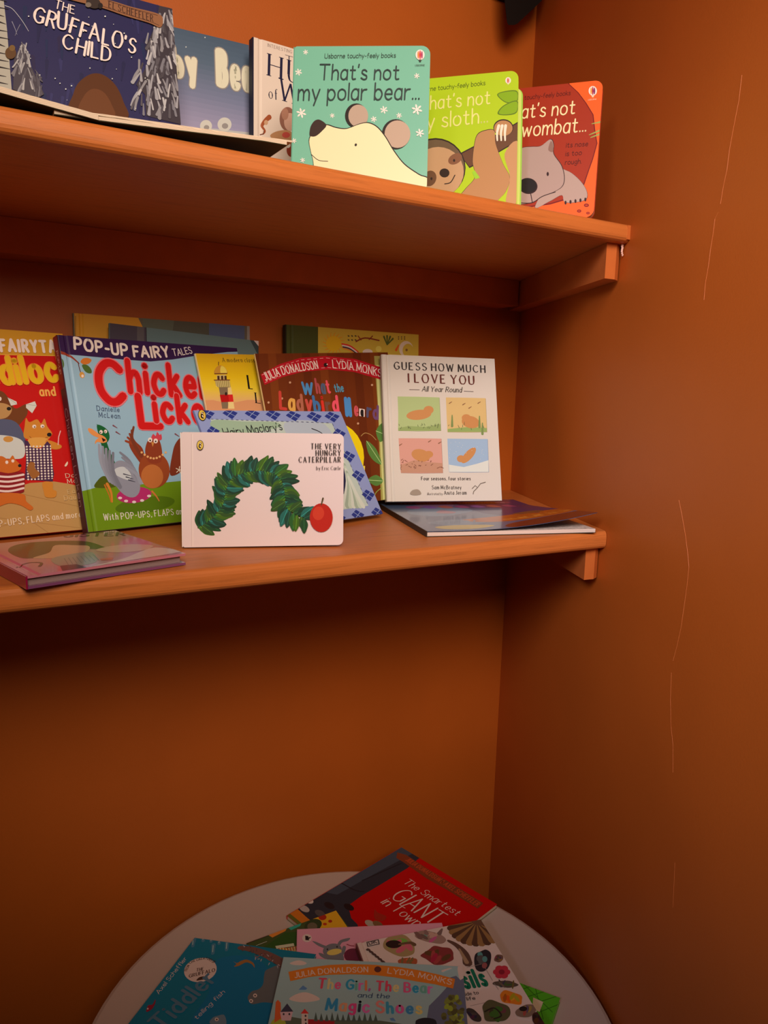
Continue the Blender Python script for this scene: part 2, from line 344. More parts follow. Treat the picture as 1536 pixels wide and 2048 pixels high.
class Art:
    """Flat print on one face of a thing. Points are read off the photograph and laid on the printed face."""
    def __init__(self, root, O, U, V, hull, gain, dx=0.0, dy=0.0):
        self.O, self.U, self.V = Vector(O), Vector(U).normalized(), Vector(V).normalized()
        self.N = self.U.cross(self.V).normalized(); self.hull = hull; self.gain = gain
        self.off = (dx, dy); self.root = root; self.z = 0.00008; self.reset()
    def reset(self): self.v, self.f, self.c = [], [], []
    def P(self, x, y):
        q = at_plane((x, y), self.O, self.N) - self.O
        return (q.dot(self.U), q.dot(self.V))
    def face(self, pts, col):
        pts = clip_poly(pts, self.hull)
        if len(pts) < 3: return
        a = sum(pts[i - 1][0] * pts[i][1] - pts[i][0] * pts[i - 1][1] for i in range(len(pts)))
        if abs(a) < 1e-12: return
        if a < 0: pts = pts[::-1]
        k = len(self.v); self.v += [(p[0], p[1], self.z) for p in pts]
        self.f.append(tuple(range(k, k + len(pts)))); self.c.append(col)
    def col(self, c): return alb(c, self.gain)
    def lay(self): self.z += 0.000007
    def poly(self, pts, c, smooth=False):
        q = [self.P(*p) for p in pts]
        if smooth: q = catmull(q, True, 5)
        self.face(q, self.col(c)); self.lay()
    def ell(self, cx, cy, rx, ry, c, rot=0.0, n=28):
        a = math.radians(rot)
        self.poly([(cx + rx * math.cos(t) * math.cos(a) - ry * math.sin(t) * math.sin(a), cy + rx * math.cos(t) * math.sin(a) + ry * math.sin(t) * math.cos(a)) for t in [2 * math.pi * i / n for i in range(n)]], c)
    def stroke(self, q, wid, col, caps=True):
        # q local points, wid width list or number
        n = len(q); L, R = [], []
        for i in range(n):
            a, b = q[max(i - 1, 0)], q[min(i + 1, n - 1)]
            dx, dy = b[0] - a[0], b[1] - a[1]; d = math.hypot(dx, dy) or 1e-9
            w = (wid[i] if isinstance(wid, list) else wid) / 2
            nx, ny = -dy / d * w, dx / d * w
            L.append((q[i][0] + nx, q[i][1] + ny)); R.append((q[i][0] - nx, q[i][1] - ny))
        z0 = self.z; self.sn = (getattr(self, 'sn', 0) + 1) % 5; self.z = z0 + self.sn * 1.2e-6
        for i in range(n - 1): self.face([L[i], R[i], R[i + 1], L[i + 1]], col)
        self.z += 5e-7
        if caps:
            for i in (0, n - 1):
                w = (wid[i] if isinstance(wid, list) else wid) / 2
                self.face([(q[i][0] + w * math.cos(t), q[i][1] + w * math.sin(t)) for t in [math.pi * k / 4 for k in range(8)]], col)
        self.z = z0
    def mpp(self, x, y):
        a, b = self.P(x - 1, y), self.P(x + 1, y); c, d = self.P(x, y - 1), self.P(x, y + 1)
        return (math.hypot(a[0] - b[0], a[1] - b[1]) * math.hypot(c[0] - d[0], c[1] - d[1])) ** 0.5 / 2
    def line(self, pts, c, w, smooth=False):
        q = [self.P(*p) for p in pts]
        if smooth: q = catmull(q, False, 5)
        self.stroke(q, w * self.mpp(*pts[0]), self.col(c)); self.lay()
    def taper(self, pts, c, w0, w1, smooth=True):
        q = [self.P(*p) for p in pts]
        if smooth: q = catmull(q, False, 4)
        s = self.mpp(*pts[0]); n = len(q)
        self.stroke(q, [s * (w0 + (w1 - w0) * i / (n - 1)) for i in range(n)], self.col(c)); self.lay()
    def grad(self, quad, stops, n=24):
        TL, TRc, BR, BL = [self.P(*p) for p in quad]
        cs = [self.col(c) for c in stops]; k = len(cs) - 1
        lp = lambda a, b, t: tuple(a[i] + (b[i] - a[i]) * t for i in range(len(a)))
        for i in range(n):
            t0, t1 = i / n, (i + 1) / n; s = min((t0 + t1) / 2 * k, k - 1e-6); j = int(s)
            self.face([lp(TL, BL, t0), lp(TRc, BR, t0), lp(TRc, BR, t1), lp(TL, BL, t1)], lp(cs[j], cs[j + 1], s - j))
        self.lay()
    def text(self, s, path, h, c, wt=0.11, con=0.0, serif=0.0, slant=0.0, jit=0.0, gap=0.2, edge=None, seed=1):
        """path: photograph points of the baseline; h: cap height in photograph pixels, or the point at the top of the first letter."""
        pl = [self.P(*p) for p in path]
        if len(pl) > 2: pl = catmull(pl, False, 6)
        seg = [math.hypot(pl[i + 1][0] - pl[i][0], pl[i + 1][1] - pl[i][1]) for i in range(len(pl) - 1)]; tot = sum(seg)
        if isinstance(h, tuple):
            t = self.P(*h); ux, uy = pl[-1][0] - pl[0][0], pl[-1][1] - pl[0][1]; d = math.hypot(ux, uy)
            hh = abs((t[0] - pl[0][0]) * -uy / d + (t[1] - pl[0][1]) * ux / d)
        else: hh = h * self.mpp(*path[len(path) // 2])
        gap = gap * 0.55 + serif * 1.3; nn = sum(1 for ch in s if ch != ' ')
        wt = min(wt, 0.5 * tot / (nn * hh)); pw = wt * hh
        units = sum(0.36 if ch == ' ' else GW[ch] + gap for ch in s) - gap
        k = (tot - nn * pw) / units; d0 = 0.0; pos = []
        for ch in s:
            if ch == ' ': d0 += 0.36 * k; continue
            pos.append((ch, d0 + pw / 2 + GW[ch] * k / 2)); d0 += pw + (GW[ch] + gap) * k
        def at(d):
            d = min(max(d, 0.0), tot); i = 0
            while i < len(seg) - 1 and d > seg[i]: d -= seg[i]; i += 1
            t = d / seg[i] if seg[i] else 0; a, b = pl[i], pl[i + 1]
            return (a[0] + (b[0] - a[0]) * t, a[1] + (b[1] - a[1]) * t), ((b[0] - a[0]) / (seg[i] or 1), (b[1] - a[1]) / (seg[i] or 1))
        rng = random.Random(seed)
        cols = c if isinstance(c, list) else [c]
        for pas in ((1, 0) if edge else (0,)):
            rng.seed(seed)
            for gi, (ch, ax) in enumerate(pos):
                col = self.col(edge) if pas else self.col(cols[gi % len(cols)])
                o, (tx, ty) = at(ax)
                ja = rng.uniform(-jit, jit) * 0.35; jy = rng.uniform(-jit, jit) * 0.25; js = 1 + rng.uniform(-jit, jit) * 0.3
                ca, sa = math.cos(ja), math.sin(ja)
                def mp(p):
                    x = (p[0] - GW[ch] / 2) * k * js + slant * p[1] * hh; y = (p[1] * js + jy) * hh
                    x, y = x * ca - y * sa, x * sa + y * ca
                    return (o[0] + tx * x - ty * y, o[1] + ty * x + tx * y)
                wv = wt * hh + (pas * 0.07 * hh)
                for kind, pts in GS[ch]:
                    q = [mp(p) for p in pts]; n = len(q); ws = []
                    for i in range(n):
                        a, b = pts[max(i - 1, 0)], pts[min(i + 1, n - 1)]
                        dx, dy = b[0] - a[0], b[1] - a[1]; d = math.hypot(dx, dy) or 1
                        ws.append(wv * (1 - con * abs(dx) / d) * (1 - (0.35 * con if dx * dy > 0 and abs(dx) > .2 * d else 0)))
                    self.stroke(q, ws, col, caps=not (serif and con > .3))
                    if serif and kind == '-' and not pas:
                        for e, e2 in ((pts[0], pts[-1]), (pts[-1], pts[0])):
                            if abs(e[0] - e2[0]) < 0.75 * abs(e[1] - e2[1]) and (abs(e[1]) < .01 or abs(e[1] - 1) < .01 or abs(e[1] - .64) < .01):
                                self.stroke([mp((e[0] - serif, e[1])), mp((e[0] + serif, e[1]))], wv * max(0.3, 1 - con) * .8, col, False)
            self.lay()
    def emit(self, name, parent, mat, zfun=None, label=None):
        if not self.f: return None
        o = mesh_obj(name, self.v, self.f, mat, parent); me = o.data
        at = me.color_attributes.new('ink', 'FLOAT_COLOR', 'CORNER'); buf = []
        for p, c in zip(me.polygons, self.c): buf += [c[0], c[1], c[2], 1.0] * p.loop_total
        at.data.foreach_set('color', buf)
        if zfun:
            b = bmesh.new(); b.from_mesh(me)
            for gx in zfun[1]:
                bmesh.ops.bisect_plane(b, geom=b.verts[:] + b.edges[:] + b.faces[:], plane_co=(gx, 0, 0), plane_no=(1, 0, 0))
            for vv in b.verts: vv.co.z += zfun[0](vv.co.x)
            b.to_mesh(me); b.free()
        if label: o['label'] = label
        self.reset(); return o

# ------------------------------------------------------------------ books
def standing(x, y, z, yaw, lean, roll):
    u = Vector((math.cos(yaw), math.sin(yaw), 0)); n = Vector((math.sin(yaw), -math.cos(yaw), 0))
    v = Vector((0, 0, 1)) * math.cos(lean) - n * math.sin(lean)
    return Vector((x, y, z)), u * math.cos(roll) + v * math.sin(roll), -u * math.sin(roll) + v * math.cos(roll)
GRV = [(0.0, 0.0), (0.0055, 0.0), (0.0075, -0.0011), (0.0095, -0.0011), (0.0115, 0.0)]
def groove(x):
    if x <= 0 or x >= GRV[-1][0]: return 0.0
    for (a, za), (b, zb) in zip(GRV, GRV[1:]):
        if a <= x <= b: return za + (zb - za) * (x - a) / (b - a)
    return 0.0
class Book:
    def __init__(self, name, label, O, U, V, w, h, t, kind, base, gain, spine=None, back=None, pages='pages', rough=0.5, coat=0.0, radii=(0, 0, 0, 0), group=None, pull=1.0, lift=True):
        N = U.cross(V).normalized()
        if N.z < 0.8 and lift:      # a leaning book rests on its lower back edge, so its front edge is lifted a little
            dz = t * max(0.0, N.z) + max(0.0, -U.z) * w + 0.0003
            s = pull * (O.z + dz - CAM.z) / (O.z - CAM.z); O = CAM + (O - CAM) * s; w *= s; h *= s
        self.root = link(bpy.data.objects.new(name, None)); r = self.root; r.empty_display_size = 0.03
        mx = Matrix((U.normalized(), V.normalized(), N)).transposed().to_4x4(); mx.translation = O
        r.matrix_world = mx; tag(r, label, 'book', group)
        self.kind = kind; self.w, self.h, self.t = w, h, t; self.U, self.V, self.N, self.O = U, V, N, O
        bc = alb(base, gain); cm = cover_mat(bc, rough, coat)
        sm = cover_mat(alb(spine or base, gain), rough, coat); km = cover_mat(alb(back or base, gain), rough, coat)
        self.pm = M['gloss'] if coat > .3 else M['print']; self.zfun = None
        if kind == 'hard':
            c = 0.0024
            top = [(x, z) for x, z in GRV] + [(w, 0.0)]; sec = top + [(w, -c), (0.0, -c)]
            v = [(x, 0, z) for x, z in sec] + [(x, h, z) for x, z in sec]; n = len(sec)
            f = [tuple(range(n - 1, -1, -1)), tuple(range(n, 2 * n))] + [(i, (i + 1) % n, (i + 1) % n + n, i + n) for i in range(n)]
            f = [q[::-1] for q in f]
            self.cover = mesh_obj('front_cover', v, f, cm, r); self.zfun = (groove, [g[0] for g in GRV[1:]])
            v, f = box(0, 0, -t, w, h, -t + c); mesh_obj('back_cover', v, f, km, r)
            v, f = box(-0.0016, 0, -t, -0.0001, h, -0.0004); self.spine = mesh_obj('spine', v, f, sm, r)
            v, f = box(0.0005, 0.004, -t + c + 0.0001, w - 0.004, h - 0.004, -c - 0.0001); mesh_obj('page_block', v, f, M[pages], r)
            self.hull = [(0, 0), (w, 0), (w, h), (0, h)]
        elif kind == 'paper':
            c = 0.0006
            v, f = box(0, 0, -c, w, h, 0); self.cover = mesh_obj('front_cover', v, f, cm, r)
            v, f = box(0, 0, -t, w, h, -t + c); mesh_obj('back_cover', v, f, km, r)
            v, f = box(-0.0007, 0, -t, -0.0001, h, 0); self.spine = mesh_obj('spine', v, f, sm, r)
            v, f = box(0.0001, 0.0008, -t + c + 0.0001, w - 0.001, h - 0.0008, -c - 0.0001); mesh_obj('page_block', v, f, M[pages], r)
            self.hull = [(0, 0), (w, 0), (w, h), (0, h)]
        else:   # board book: thick rounded boards
            out = round_rect(w, h, radii); nb = max(4, int(t / 0.0024)); c = t / nb
            v, f = prism(out, -c * 0.92, 0); self.cover = mesh_obj('front_cover', v, f, cm, r)
            v, f = prism(out, -t, -t + c * 0.92); mesh_obj('back_cover', v, f, km, r)
            self.inner = []
            for k in range(1, nb - 1):
                v, f = prism(round_rect(w, h, radii, 5, 0.0006), -c * (k + 0.93), -c * (k + 0.02)); mesh_obj('board_page', v, f, M['pages'], r)
            v, f = box(-0.0012, 0.0005, -t, -0.0001, h - 0.0005, -0.0003); self.spine = mesh_obj('spine', v, f, sm, r)
            self.hull = out
        self.art = Art(r, O, U, V, self.hull, gain)
    def emit(self, name, label=None): return self.art.emit(name, self.cover, self.pm, self.zfun, label)

def usborne_balloon(A, x, y, s, cols, sub):
    A.ell(x, y, 9 * s, 10.5 * s, (245, 225, 200))
    for i, c in enumerate(cols): A.ell(x + (i - (len(cols) - 1) / 2) * 3.6 * s, y + .2 * s, 1.8 * s, (9.2 - abs(i - (len(cols) - 1) / 2) * 1.6) * s, c)
    A.poly([(x - 3 * s, y + 9.5 * s), (x + 3 * s, y + 9.5 * s), (x + 1.6 * s, y + 14 * s), (x - 1.6 * s, y + 14 * s)], sub)
def puffin(A, x, y, rx, ry, rot=0):
    A.ell(x, y, rx, ry, (20, 18, 14), rot); A.ell(x, y, rx * .86, ry * .88, (220, 175, 70), rot)
    a = math.radians(rot)
    def q(u, w): return (x + (u * math.cos(a) - w * math.sin(a)) * rx, y + (u * math.sin(a) + w * math.cos(a)) * rx)
    A.poly([q(-.05, -.7), q(.3, -.75), q(.55, -.5), q(.2, -.35), q(.35, .1), q(.15, .6), q(.35, .85), q(-.1, .85), q(-.4, .5), q(-.35, .0)], (15, 14, 12), True)
    A.ell(*q(.1, -.5), rx * .18, rx * .16, (235, 225, 200)); A.ell(*q(.05, .25), rx * .14, rx * .3, (235, 225, 200), rot)
def flake(A, x, y, r):
    for k in range(3):
        a = math.pi * k / 3 + .3
        A.line([(x - r * math.cos(a), y - r * math.sin(a)), (x + r * math.cos(a), y + r * math.sin(a))], (235, 232, 215), r * .3)
    for k in range(6):
        a = math.pi * k / 3 + .3; A.ell(x + r * .72 * math.cos(a), y + r * .72 * math.sin(a), r * .24, r * .24, (235, 232, 215), n=8)
# ================================================================== UPPER SHELF
UPG = 'books on the upper shelf'
# --- dark blue paperback with snowy firs
O, U, V = standing(-0.8804, -0.2065, ZU + 0.0006, 0.0128, 0.2056, 0.0016)
B = Book('picture_book', 'dark blue picture book with snowy fir trees, at the left end of the upper shelf', O, U, V, 0.2100, 0.2144, 0.006, 'paper', (44, 40, 74), G_UP, spine=(30, 28, 48), rough=.48, coat=.06, group=UPG)
A = B.art; rng = random.Random(3)
for k in range(70):
    x, y = rng.uniform(20, 330), rng.uniform(-20, 240)
    A.taper([(x, y), (x + rng.uniform(-6, 6), y + rng.uniform(20, 45))], rng.choice([(38, 36, 66), (52, 48, 86), (46, 38, 66), (36, 42, 72)]), rng.uniform(4, 10), 2)
# birch trunk
A.poly([(-45, -60), (2, -45), (14, 60), (24, 190), (-20, 190)], (176, 160, 140))
for k in range(14): A.taper([(-8 + k % 3 * 4, -30 + k * 15), (6 + k % 4 * 3 + k * .5, -26 + k * 15)], (36, 28, 30), 3.5, 1)
A.taper([(10, 12), (24, 18), (38, 34), (48, 48), (57, 63)], (205, 190, 185), 1.2, .8)
A.taper([(24, 44), (30, 58), (34, 70)], (150, 140, 150), 1.4, .6); A.taper([(40, 50), (34, 62), (30, 72)], (130, 120, 130), 1.2, .6)
# firs heavy with snow
def fronds(pts, cols, n, wmin, wmax, ln, seed, down=1.0):
    rg = random.Random(seed)
    for k in range(n):
        t = k / n; x0, x1, y = pts(t); x = rg.uniform(x0, x1)
        dx = rg.uniform(-9, 9) + (x - (x0 + x1) / 2) * .18
        A.taper([(x, y), (x + dx * .6, y + ln * .5 * down), (x + dx, y + ln * down * rg.uniform(.7, 1.1))], rg.choice(cols), rg.uniform(wmin, wmax) * .6, rg.uniform(wmin, wmax))
A.poly([(318, 12), (345, 18), (364, 250), (292, 232), (290, 190), (272, 170), (300, 120), (290, 95), (312, 50)], (62, 52, 56))
fronds(lambda t: (318 - 44 * min(1, t * 2.2), 350 + 10 * t, 22 + 195 * t), [(122, 112, 114), (158, 146, 144), (88, 78, 80), (182, 168, 162), (74, 64, 66), (140, 128, 126)], 120, 3, 7.5, 24, 5)
A.poly([(44, 85), (60, 130), (88, 190), (70, 200), (26, 180), (28, 120)], (72, 62, 66))
fronds(lambda t: (40 - 16 * t, 52 + 36 * t, 86 + 95 * t), [(120, 108, 108), (150, 138, 134), (86, 76, 80), (172, 158, 150)], 46, 2, 5, 20, 8)
A.ell(21, 108, 11, 12, (96, 62, 34)); A.ell(24, 98, 6, 6, (120, 84, 44))
for k in range(34):
    x, y = rng.uniform(30, 300), rng.uniform(10, 230); A.ell(x, y, *(lambda r: (r, r))(rng.uniform(.6, 1.7)), (215, 205, 205), n=8)
A.poly([(142, 232), (146, 190), (158, 166), (182, 150), (206, 152), (230, 172), (246, 205), (250, 240)], (88, 46, 22), True)     # plain brown mound
A.poly([(160, 226), (166, 196), (184, 180), (206, 186), (222, 210), (226, 236)], (106, 58, 30), True)
B.emit('cover_picture')
A.poly([(120, -6), (208, 1), (262, 16), (316, 30), (325, 44), (319, 57), (297, 48), (250, 34), (203, 18), (140, 2)], (146, 92, 60), True)
A.line([(215, 4), (262, 19), (314, 33)], (84, 46, 28), 1.2, True); A.line([(205, 15), (250, 30), (298, 45), (317, 53)], (84, 46, 28), 1.2, True)
A.ell(186, 8, 15, 11, (58, 44, 38), 20); A.ell(176, 12, 6, 5, (120, 100, 84)); A.ell(200, 14, 5, 6, (40, 30, 28))
A.text('EL SCHEFFLER', [(216, 17), (262, 33), (306, 46)], 13, (66, 38, 30), .13, .3, .08)
A.text('THE', [(107, 18), (149, 31)], 17, (246, 232, 214), .13, .25, jit=.2, slant=.12)
A.text("GRUFFALO'S", [(63, 42), (271, 110)], 30, (246, 232, 214), .15, .3, jit=.25, slant=.12, seed=4)
A.text('CHILD', [(123, 98), (221, 126)], 28, (246, 232, 214), .15, .3, jit=.25, slant=.12, seed=6)
B.emit('title_lettering')

# --- lilac evening-sky book
O, U, V = standing(-0.8000, -0.0895, ZU + 0.0006, -0.0493, 0.1002, 0)
B = Book('picture_book', 'lilac and slate picture book with fat cream letters, behind the dark blue book', O, U, V, 0.25, 0.2298, 0.006, 'paper', (150, 138, 158), G_UP, rough=.48, coat=.06, group=UPG)
A = B.art
A.grad([(80, -20), (505, 85), (512, 460), (95, 410)], [(70, 84, 98), (86, 98, 112), (120, 118, 138), (158, 142, 162), (176, 156, 168), (184, 166, 172), (186, 168, 172)], 40)
for x, y in ((372, 94), (448, 109), (470, 70), (410, 75)): A.ell(x, y, 1.2, 1.2, (215, 205, 190), n=8)
A.poly([(330, 262), (400, 256), (470, 262), (512, 270), (512, 300), (330, 300)], (190, 176, 164), True)
for x, y, r in ((412, 252, 12), (449, 249, 14)): A.ell(x, y, r, r, (206, 190, 172)); A.ell(x + 1, y + 3, r * .45, r * .4, (150, 134, 124))
B.emit('cover_picture')
A.text('by', [(345, 149), (398, 156)], 52, (226, 206, 172), .23, edge=(150, 132, 120))
B.emit('title_lettering')
A.text('Bea', [(432, 168), (506, 182)], 60, (226, 206, 172), .22, edge=(150, 132, 120), jit=.1)
B.emit('title_lettering')

# --- cream book with a navy spine
O, U, V = standing(-0.5603, -0.1271, ZU + 0.0006, 0.0336, 0.0131, -0.0061)
B = Book('picture_book', 'cream hardback with navy spine, squeezed behind the green board book', O, U, V, 0.18, 0.22, 0.012, 'hard', (228, 196, 172), G_UP, spine=(24, 24, 44), back=(40, 38, 60), group=UPG)
A = B.art
A.text('INTERESTING', [(535, 93), (584, 107)], 5.5, (110, 84, 76), .12, .3, .08)
A.text('T', [(569, 126), (587, 131)], 15, (44, 40, 58), .13, .6, .12)
A.text('HU', [(535, 150), (602, 170)], 38, (30, 28, 54), .14, .72, .13)
A.text('of', [(537, 196), (556, 200)], 19, (40, 36, 54), .12, .55, .08)
A.text('W', [(557, 198), (600, 212)], 38, (30, 28, 54), .14, .72, .13)
B.emit('title_lettering')
A.taper([(539, 234), (530, 242), (524, 252), (530, 262), (526, 268)], (164, 78, 42), 9, 2); A.ell(532, 245, 4, 5, (206, 150, 110)); A.line([(528, 262), (527, 268), (521, 269)], (110, 50, 30), 2)
A.ell(575, 238, 16, 24, (146, 92, 72)); A.ell(580, 244, 12, 18, (206, 152, 126)); A.ell(570, 228, 7, 12, (176, 118, 92))
A.poly([(540, 272), (556, 262), (580, 262), (590, 280), (560, 284)], (186, 128, 84), True); A.ell(572, 270, 8, 6, (190, 74, 60)); A.ell(583, 300, 10, 14, (150, 60, 40)); A.ell(576, 290, 5, 6, (220, 200, 180))
B.emit('cover_picture')

# --- green board book
O, U, V = standing(-0.5717, -0.2783, ZU + 0.0006, -0.5790, 0.1421, 0.0096)
B = Book('board_book', 'sea-green board book with white snowflakes and a cream bear', O, U, V, 0.1525, 0.1640, 0.014, 'board', (116, 170, 138), G_UP, spine=(96, 150, 120), rough=.48, coat=.06, radii=(.003, .010, .010, .003), group='board books on the upper shelf')
A = B.art
C = lambda x, y: (560 + x / 4.8, 70 + y / 4.8)
for x, y, r in ((246, 165, 22), (178, 357, 30), (205, 750, 42), (502, 775, 21), (998, 720, 33), (900, 810, 26), (1143, 775, 24), (1313, 395, 24), (1315, 718, 45), (1343, 943, 36), (135, 1018, 22), (218, 1205, 22)):
    flake(A, *C(x, y), r / 4.8)
dk = (34, 26, 22)
A.ell(*C(733, 778), 108 / 4.8, 118 / 4.8, dk); A.ell(*C(752, 780), 95 / 4.8, 108 / 4.8, (180, 146, 122))
A.ell(*C(1112, 955), 134 / 4.8, 144 / 4.8, dk); A.ell(*C(1128, 955), 124 / 4.8, 132 / 4.8, (184, 148, 122))
head = [(285, 1000), (300, 1130), (325, 1250), (360, 1700), (1480, 1700), (1440, 1412), (1330, 1345), (1190, 1245), (1085, 1110), (1010, 985), (930, 890), (845, 850), (760, 862), (640, 905), (540, 897), (440, 868), (360, 900)]
A.poly([C(x - 5 if i < 5 else x + 6, y - 9) for i, (x, y) in enumerate(head)], dk, True); A.poly([C(*p) for p in head], (236, 210, 156), True)
A.poly([C(*p) for p in [(284, 950), (296, 880), (335, 826), (385, 818), (446, 868), (405, 925), (345, 974), (296, 976)]], (54, 34, 28), True)
A.ell(*C(728, 1058), 2.4, 3, dk, 20, 12)
A.line([C(*p) for p in [(302, 1150), (370, 1205), (460, 1216)]], dk, 1.3, True)
B.emit('cover_picture', 'snowflakes and a plain cream bear with tan ears')
A.text('Usborne touchy-feely books', [C(428, 226), C(1112, 218)], 9, (48, 62, 52), .10, gap=.17, slant=.06)
A.text("That's not", [C(372, 430), C(1146, 430)], 30, (46, 58, 54), .095, slant=.04)
A.text('my polar bear...', [C(168, 628), C(1340, 620)], 33, (46, 58, 54), .09, slant=.04)
B.emit('title_lettering')
usborne_balloon(A, *C(1345, 195), 1.0, [(222, 120, 60), (200, 50, 60), (170, 60, 90)], (60, 60, 50)); A.text('USBORNE', [C(1296, 302), C(1390, 300)], 3, (60, 70, 60), .14)
B.emit('publisher_logo')

# --- lime board book, standing a little open
O, U, V = standing(-0.4206, -0.2534, ZU + 0.0006, -0.7214, 0.1111, 0.0395)
B = Book('board_book', 'lime green board book, standing between the sea-green and the red board books', O, U, V, 0.150, 0.165, 0.008, 'board', (172, 188, 14), G_UP, spine=(150, 170, 10), rough=.48, coat=.06, radii=(.003, .010, .010, .003), group='board books on the upper shelf')
B.root['label'] = 'lime green board book with a tan sloth, standing behind the sea-green book'
v, f = prism(round_rect(0.150, 0.150, (.003, .010, .010, .003)), -0.0112, -0.0092); mesh_obj('board_page', [(x + .0045, y + .0008, z) for x, y, z in v], f, cover_mat(alb((196, 196, 90), G_UP)), B.root)
v, f = prism(round_rect(0.150, 0.150, (.003, .010, .010, .003)), -0.0155, -0.0128); mesh_obj('open_back_cover', [(x + .0062, y + .0012, z) for x, y, z in v], f, cover_mat(alb((150, 184, 60), G_UP)), B.root)
A = B.art; C = lambda x, y: (840 + x / 3.84, 120 + y / 3.84); dk = (40, 24, 18)
gl = (128, 158, 8)
A.poly([C(*p) for p in [(592, 268), (650, 240), (745, 238), (745, 320), (660, 328)]], (86, 110, 20), True); A.poly([C(*p) for p in [(600, 268), (655, 246), (741, 245), (741, 314), (662, 322)]], gl, True)
A.poly([C(*p) for p in [(596, 414), (640, 350), (745, 312), (745, 400), (680, 424)]], (86, 110, 20), True); A.poly([C(*p) for p in [(606, 410), (646, 354), (741, 320), (741, 394), (678, 417)]], gl, True)
A.poly([C(*p) for p in [(300, 720), (560, 585), (760, 470), (760, 620), (520, 760), (380, 830)]], dk); A.poly([C(*p) for p in [(308, 726), (560, 595), (760, 480), (760, 610), (520, 750), (380, 820)]], (98, 58, 34))
A.ell(*C(640, 520), 20, 17, dk); A.ell(*C(640, 524), 18.5, 15.5, (178, 120, 72))
arm = [(415, 650), (440, 570), (500, 538), (570, 540), (580, 640), (640, 800), (690, 900), (660, 1010), (590, 1090), (540, 1200), (200, 1200), (330, 1010), (420, 900), (402, 780)]
A.poly([C(*p) for p in arm], dk, True); A.poly([C(x * .985 + 9, y * .99 + 10) for x, y in arm], (180, 122, 74), True)
A.poly([C(*p) for p in [(650, 720), (760, 640), (760, 1100), (660, 1100), (690, 900)]], (190, 132, 84), True)
A.ell(*C(120, 830), 60, 60, dk); A.ell(*C(120, 834), 58, 58, (104, 78, 52)); A.ell(*C(140, 860), 51, 50, (190, 140, 98))
A.ell(*C(270, 760), 15, 10, (128, 78, 50), -30); A.ell(*C(75, 910), 13, 16, (104, 66, 40), 20)
A.ell(*C(262, 772), 2.2, 3, dk, n=12); A.ell(*C(88, 912), 2.2, 3, dk, n=12); A.ell(*C(188, 868), 10, 9, dk)
A.line([C(*p) for p in [(190, 952), (235, 940), (268, 885)]], dk, 2, True)
for i in range(3): A.taper([C(605 + i * 26, 505), C(592 + i * 30, 560), C(594 + i * 30, 618)], (238, 224, 176), 6, 3)
A.poly([C(*p) for p in [(400, 862), (420, 848), (460, 905), (425, 915)]], (150, 190, 40))
B.emit('cover_picture', 'plain tan sloth on a brown branch with two leaves')
A.text('Usborne touchy-feely books', [C(-30, 250), C(502, 192)], 9, (62, 74, 10), .10, gap=.17, slant=.06)
A.text("That's not", [C(-10, 388), C(540, 336)], 27, (226, 226, 118), .10, slant=.04)
A.text('my sloth...', [C(-50, 540), C(522, 478)], 30, (226, 226, 118), .095, slant=.04)
B.emit('title_lettering')
usborne_balloon(A, *C(677, 158), .62, [(210, 90, 50), (200, 110, 90)], (220, 220, 120)); B.emit('publisher_logo')

# --- red and orange board book
O, U, V = standing(-0.3194, -0.2812, ZU + 0.0006, -0.8464, 0.1177, 0.0047)
B = Book('board_book', 'rust red board book with orange border and a grey wombat, nearest the right wall', O, U, V, 0.150, 0.165, 0.014, 'board', (158, 40, 12), G_UP, spine=(150, 40, 12), rough=.48, coat=.06, radii=(.003, .010, .010, .003), group='board books on the upper shelf')
A = B.art
A.poly([C(*p) for p in [(1135, 120), (1140, 185), (1210, 250), (1270, 330), (1325, 420), (1338, 540), (1355, 640), (1322, 760), (1290, 850), (1255, 950), (1200, 1040), (1000, 1100), (780, 1130), (780, 1400), (1500, 1400), (1500, 100)]], (110, 14, 12))
A.poly([C(*p) for p in [(1142, 120), (1148, 185), (1218, 250), (1278, 330), (1333, 420), (1346, 540), (1363, 640), (1330, 760), (1298, 850), (1263, 955), (1206, 1050), (1000, 1110), (780, 1140), (780, 1400), (1500, 1400), (1500, 100)]], (248, 88, 26))
for p, q in (((1320, 490), (1395, 474)), ((1300, 575), (1385, 540)), ((1310, 596), (1385, 568))): A.taper([C(*p), C(*q)], (150, 150, 70), 1.5, 4)
for x, y, r in ((1278, 1116, 5), (1222, 1160, 4.4), (1290, 1176, 3.6)): A.ell(*C(x, y), r, r * .7, (110, 14, 12)); A.ell(*C(x, y), r * .6, r * .35, (180, 50, 24))
dk = (44, 20, 22)
paw = [(1040, 860), (1130, 850), (1220, 915), (1280, 1000), (1278, 1070), (1190, 1096), (1110, 1092), (1088, 1040), (990, 1090), (880, 1130)]
A.poly([C(*p) for p in paw], dk, True); A.poly([C(x * .986 + 15, y * .988 + 11) for x, y in paw], (176, 140, 122), True)
hd = [(700, 720), (790, 672), (860, 664), (930, 658), (1005, 606), (1030, 650), (1030, 720), (1090, 810), (1112, 900), (1096, 970), (1030, 1014), (940, 1048), (870, 1092), (780, 1110), (700, 1100)]
A.poly([C(*p) for p in hd], dk, True); A.poly([C(x * .986 + 10, y * .988 + 11) for x, y in hd], (172, 136, 120), True)
A.poly([C(*p) for p in [(985, 690), (1004, 624), (1022, 650), (1020, 706)]], (140, 100, 84), True)
A.ell(*C(830, 968), 19, 16, dk, 10); A.ell(*C(826, 964), 17.5, 14.5, (22, 18, 18), 10); A.ell(*C(981, 876), 2.3, 4.2, dk, n=12)
